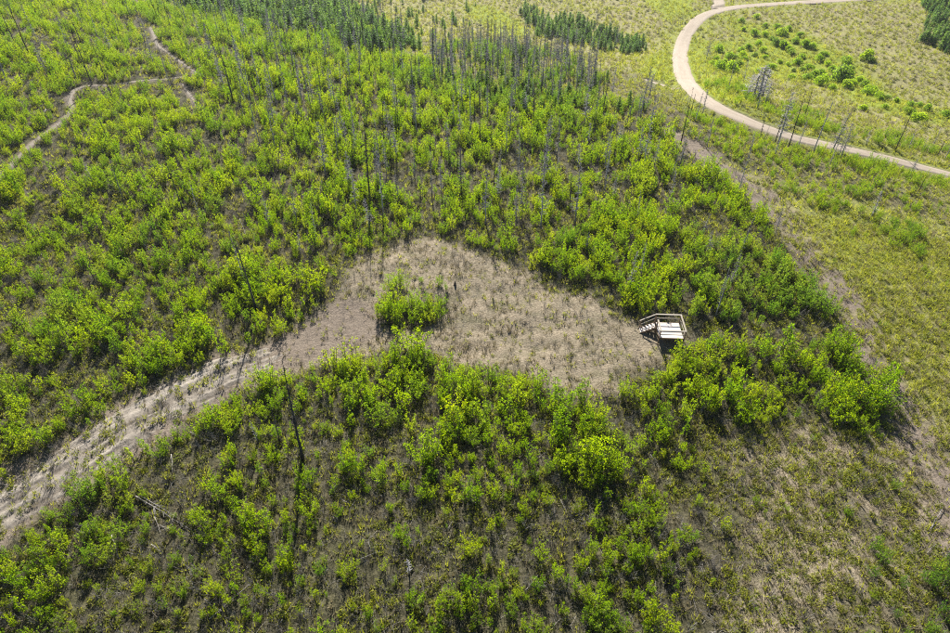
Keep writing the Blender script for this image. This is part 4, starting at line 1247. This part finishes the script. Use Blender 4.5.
# stairs going down to the side
ns, run = 5, 0.30
for k in range(ns):
    xk = px0 - 0.06 - run * k
    zk = DH - (DH / (ns + 0.6)) * (k + 0.75)
    part('stair_tread', lambda m: m.box(xk - run + 0.015, xk, stair_y0 + 0.05, stair_y1 - 0.05, zk - 0.04, zk), M['deck'])
xe = px0 - 0.06 - run * ns
for y in (stair_y0 + 0.02, stair_y1 - 0.02):
    part('stringer', lambda m: m.beam((px0 - 0.05, y, DH - 0.16), (xe - 0.05, y, -0.05), 0.04, 0.26), M['frame'])
for y in (stair_y1 + 0.045,):
    part('stair_post', lambda m: m.box(xe + 0.02, xe + 0.12, y - 0.05, y + 0.05, -0.4, 1.0), M['frame'])
    part('handrail', lambda m: m.beam((px0 - 0.10, y, zt - 0.06), (xe - 0.05, y, 1.03), 0.13, 0.038), M['rail'])
    part('stair_middle_rail', lambda m: m.beam((px0 - 0.055, y, zm - 0.05), (xe + 0.125, y, 0.52), 0.035, 0.09), M['rail'])

# ------------------------------------------------------------------ grass, forbs, litter
def cover(step_near, y_lo, y_hi, xw):
    x, y = jitter(-xw, xw, y_lo, y_hi, step_near)
    u, v, dep = project(x, y, base_h(x, y) if len(x) < 1 else -4 + 0 * x)
    k = (dep > 2) & (u > -260) & (u < 1210) & (v > -160) & (v < 760)
    x, y = x[k], y[k]
    z = ground_h(x, y)
    k = visible(x, y, z, 130) & off_tracks(x, y, -0.25, 1) & off_platform(x, y, -0.2)
    return x[k], y[k], z[k]

def rot_scale(n, lo, hi, flat=1.0):
    s = rng.uniform(lo, hi, n)
    return np.column_stack([s, s, s * flat]), np.column_stack([rng.normal(0, 0.06, n), rng.normal(0, 0.06, n), rng.uniform(0, 6.28, n)])

bands = [cover(0.40, 6, 62, 80), cover(0.75, 62, 112, 115), cover(1.25, 112, 240, 190)]
gsz = [1.0, 1.35, 1.9]
straw_pts, grass_pts, forb_pts, sage_pts, twig_pts = [], [], [], [], []
for (x, y, z), g in zip(bands, gsz):
    st_, gr_, so_, ta_, cl_ = fields(x, y)
    z = z + 0.13 * (line_dist(x, y, TRACK)[0] < TRACK_W * 0.9)
    d, _, sg = line_dist(x, y, CREST, True)
    s = d * -sg
    r = rng.random(len(x))
    pstraw = np.clip(0.34 + 0.55 * st_ + 0.34 * ta_ - 0.5 * gr_, 0.05, 0.9) * (1 - 0.75 * so_) * (1 - 0.75 * cl_ * smooth(0.42, 0.58, fbm(x / 2.6, y / 2.6, 3, 97)))
    pgreen = np.clip(0.36 + 0.70 * gr_ + 0.08 * ta_ - 0.22 * cl_ + 0.2 * smooth(-3, 4, poly_sd(x, y, Z['lowright'])) + 0.3 * smooth(-3, 4, poly_sd(x, y, Z['slope'])), 0, 0.95) * (1 - 0.8 * so_)
    patch = smooth(0.42, 0.62, fbm(x / 3.0, y / 3.0, 3, 95))
    low_ = smooth(-3, 4, poly_sd(x, y, Z['lowright'])) + smooth(-3, 4, poly_sd(x, y, Z['slope'])) * 0.1 - 0.2 * smooth(-3, 3, poly_sd(x, y, Z['bottom']))
    pforb = np.clip(0.13 + 0.36 * patch + 0.03 * smooth(-6, 20, s) + 0.20 * low_, 0, 1) * (1 - 0.88 * cl_) * (1 - 0.7 * so_)
    psage = 0.11 * smooth(35, 70, s) * (1 - gr_)
    ptwig = 0.24 * (1 - smooth(-8, 6, s)) * (1 - 0.7 * smooth(-3, 4, poly_sd(x, y, Z['lowright']))) * (1 - 0.65 * cl_) * (1 - 0.8 * so_)
    for lst, pr in ((straw_pts, pstraw), (grass_pts, pgreen), (forb_pts, pforb), (sage_pts, psage), (twig_pts, ptwig)):
        k = rng.random(len(x)) < pr
        ox, oy = rng.uniform(-0.2, 0.2, k.sum()), rng.uniform(-0.2, 0.2, k.sum())
        lst.append(np.column_stack([x[k] + ox, y[k] + oy, z[k], g * (1 - 0.2 * cl_[k])]))
def spread(name, meshes, lst, lo, hi, label, cat, flat=1.0, sink=0.0):
    a = np.vstack(lst)
    s, rt = rot_scale(len(a), lo, hi, flat)
    s *= a[:, 3:4]
    p = a[:, :3].copy()
    p[:, 2] -= sink
    print(name, len(a))
    scatter(name, meshes, p, s, rt, np.zeros(len(a)), label, cat)
spread('dry_grass', [make_tuft(600 + i, 16, 0.26, 0.16, M['straw'], 0.016) for i in range(4)], straw_pts, 0.6, 1.6, 'short dry straw-coloured grass over the bare ground', 'dry grass')
spread('green_grass', [make_tuft(610 + i, 18, 0.26, 0.18, M['grass'], 0.018) for i in range(4)], grass_pts, 0.6, 1.6, 'yellow-green grass tufts on the slope and meadow', 'grass')
spread('low_forbs', [make_forb(620 + i, 46, M['forb'], 0.42, 0.5, 0.15) for i in range(4)], forb_pts, 0.35, 1.0, 'low leafy yellow-green plants between the shrubs', 'ground plants')
spread('sagebrush', [make_forb(630 + i, 90, M['sage'], 0.42, 0.5, 0.13) for i in range(3)], sage_pts, 0.35, 0.85, 'low grey-green brush dotting the valley meadow', 'brush', 0.8)
spread('dead_twigs', [make_twigs(640 + i, 12) for i in range(3)] + [make_brush(650 + i, 9) for i in range(4)], twig_pts, 0.7, 1.4, 'grey dead twigs and litter lying between the shrubs', 'twigs')
print('objects', len(sc.objects))

# ------------------------------------------------------------------ the thin summer air over the valley
HAZE = 0.00014
hz = MB()
hz.box(-5200, 5200, -5200, 5200, float(GZ.min()) - 1.0, max(float(GZ.max()) + 4, CAM_H + 1.0))
print('haze', float(GZ.min()), float(GZ.max()))
hm, hnt, hout = new_mat('thin_haze')
pv = nd(hnt, 'ShaderNodeVolumePrincipled')
pv.inputs['Color'].default_value = (0.90, 0.95, 1.0, 1)
pv.inputs['Density'].default_value = HAZE
pv.inputs['Anisotropy'].default_value = 0.6
hnt.links.new(pv.outputs[0], hout.inputs['Volume'])
tag(link('haze', hz.build('haze', hm)), 'thin pale summer haze hanging over the hillside and valley', 'haze', kind='stuff')
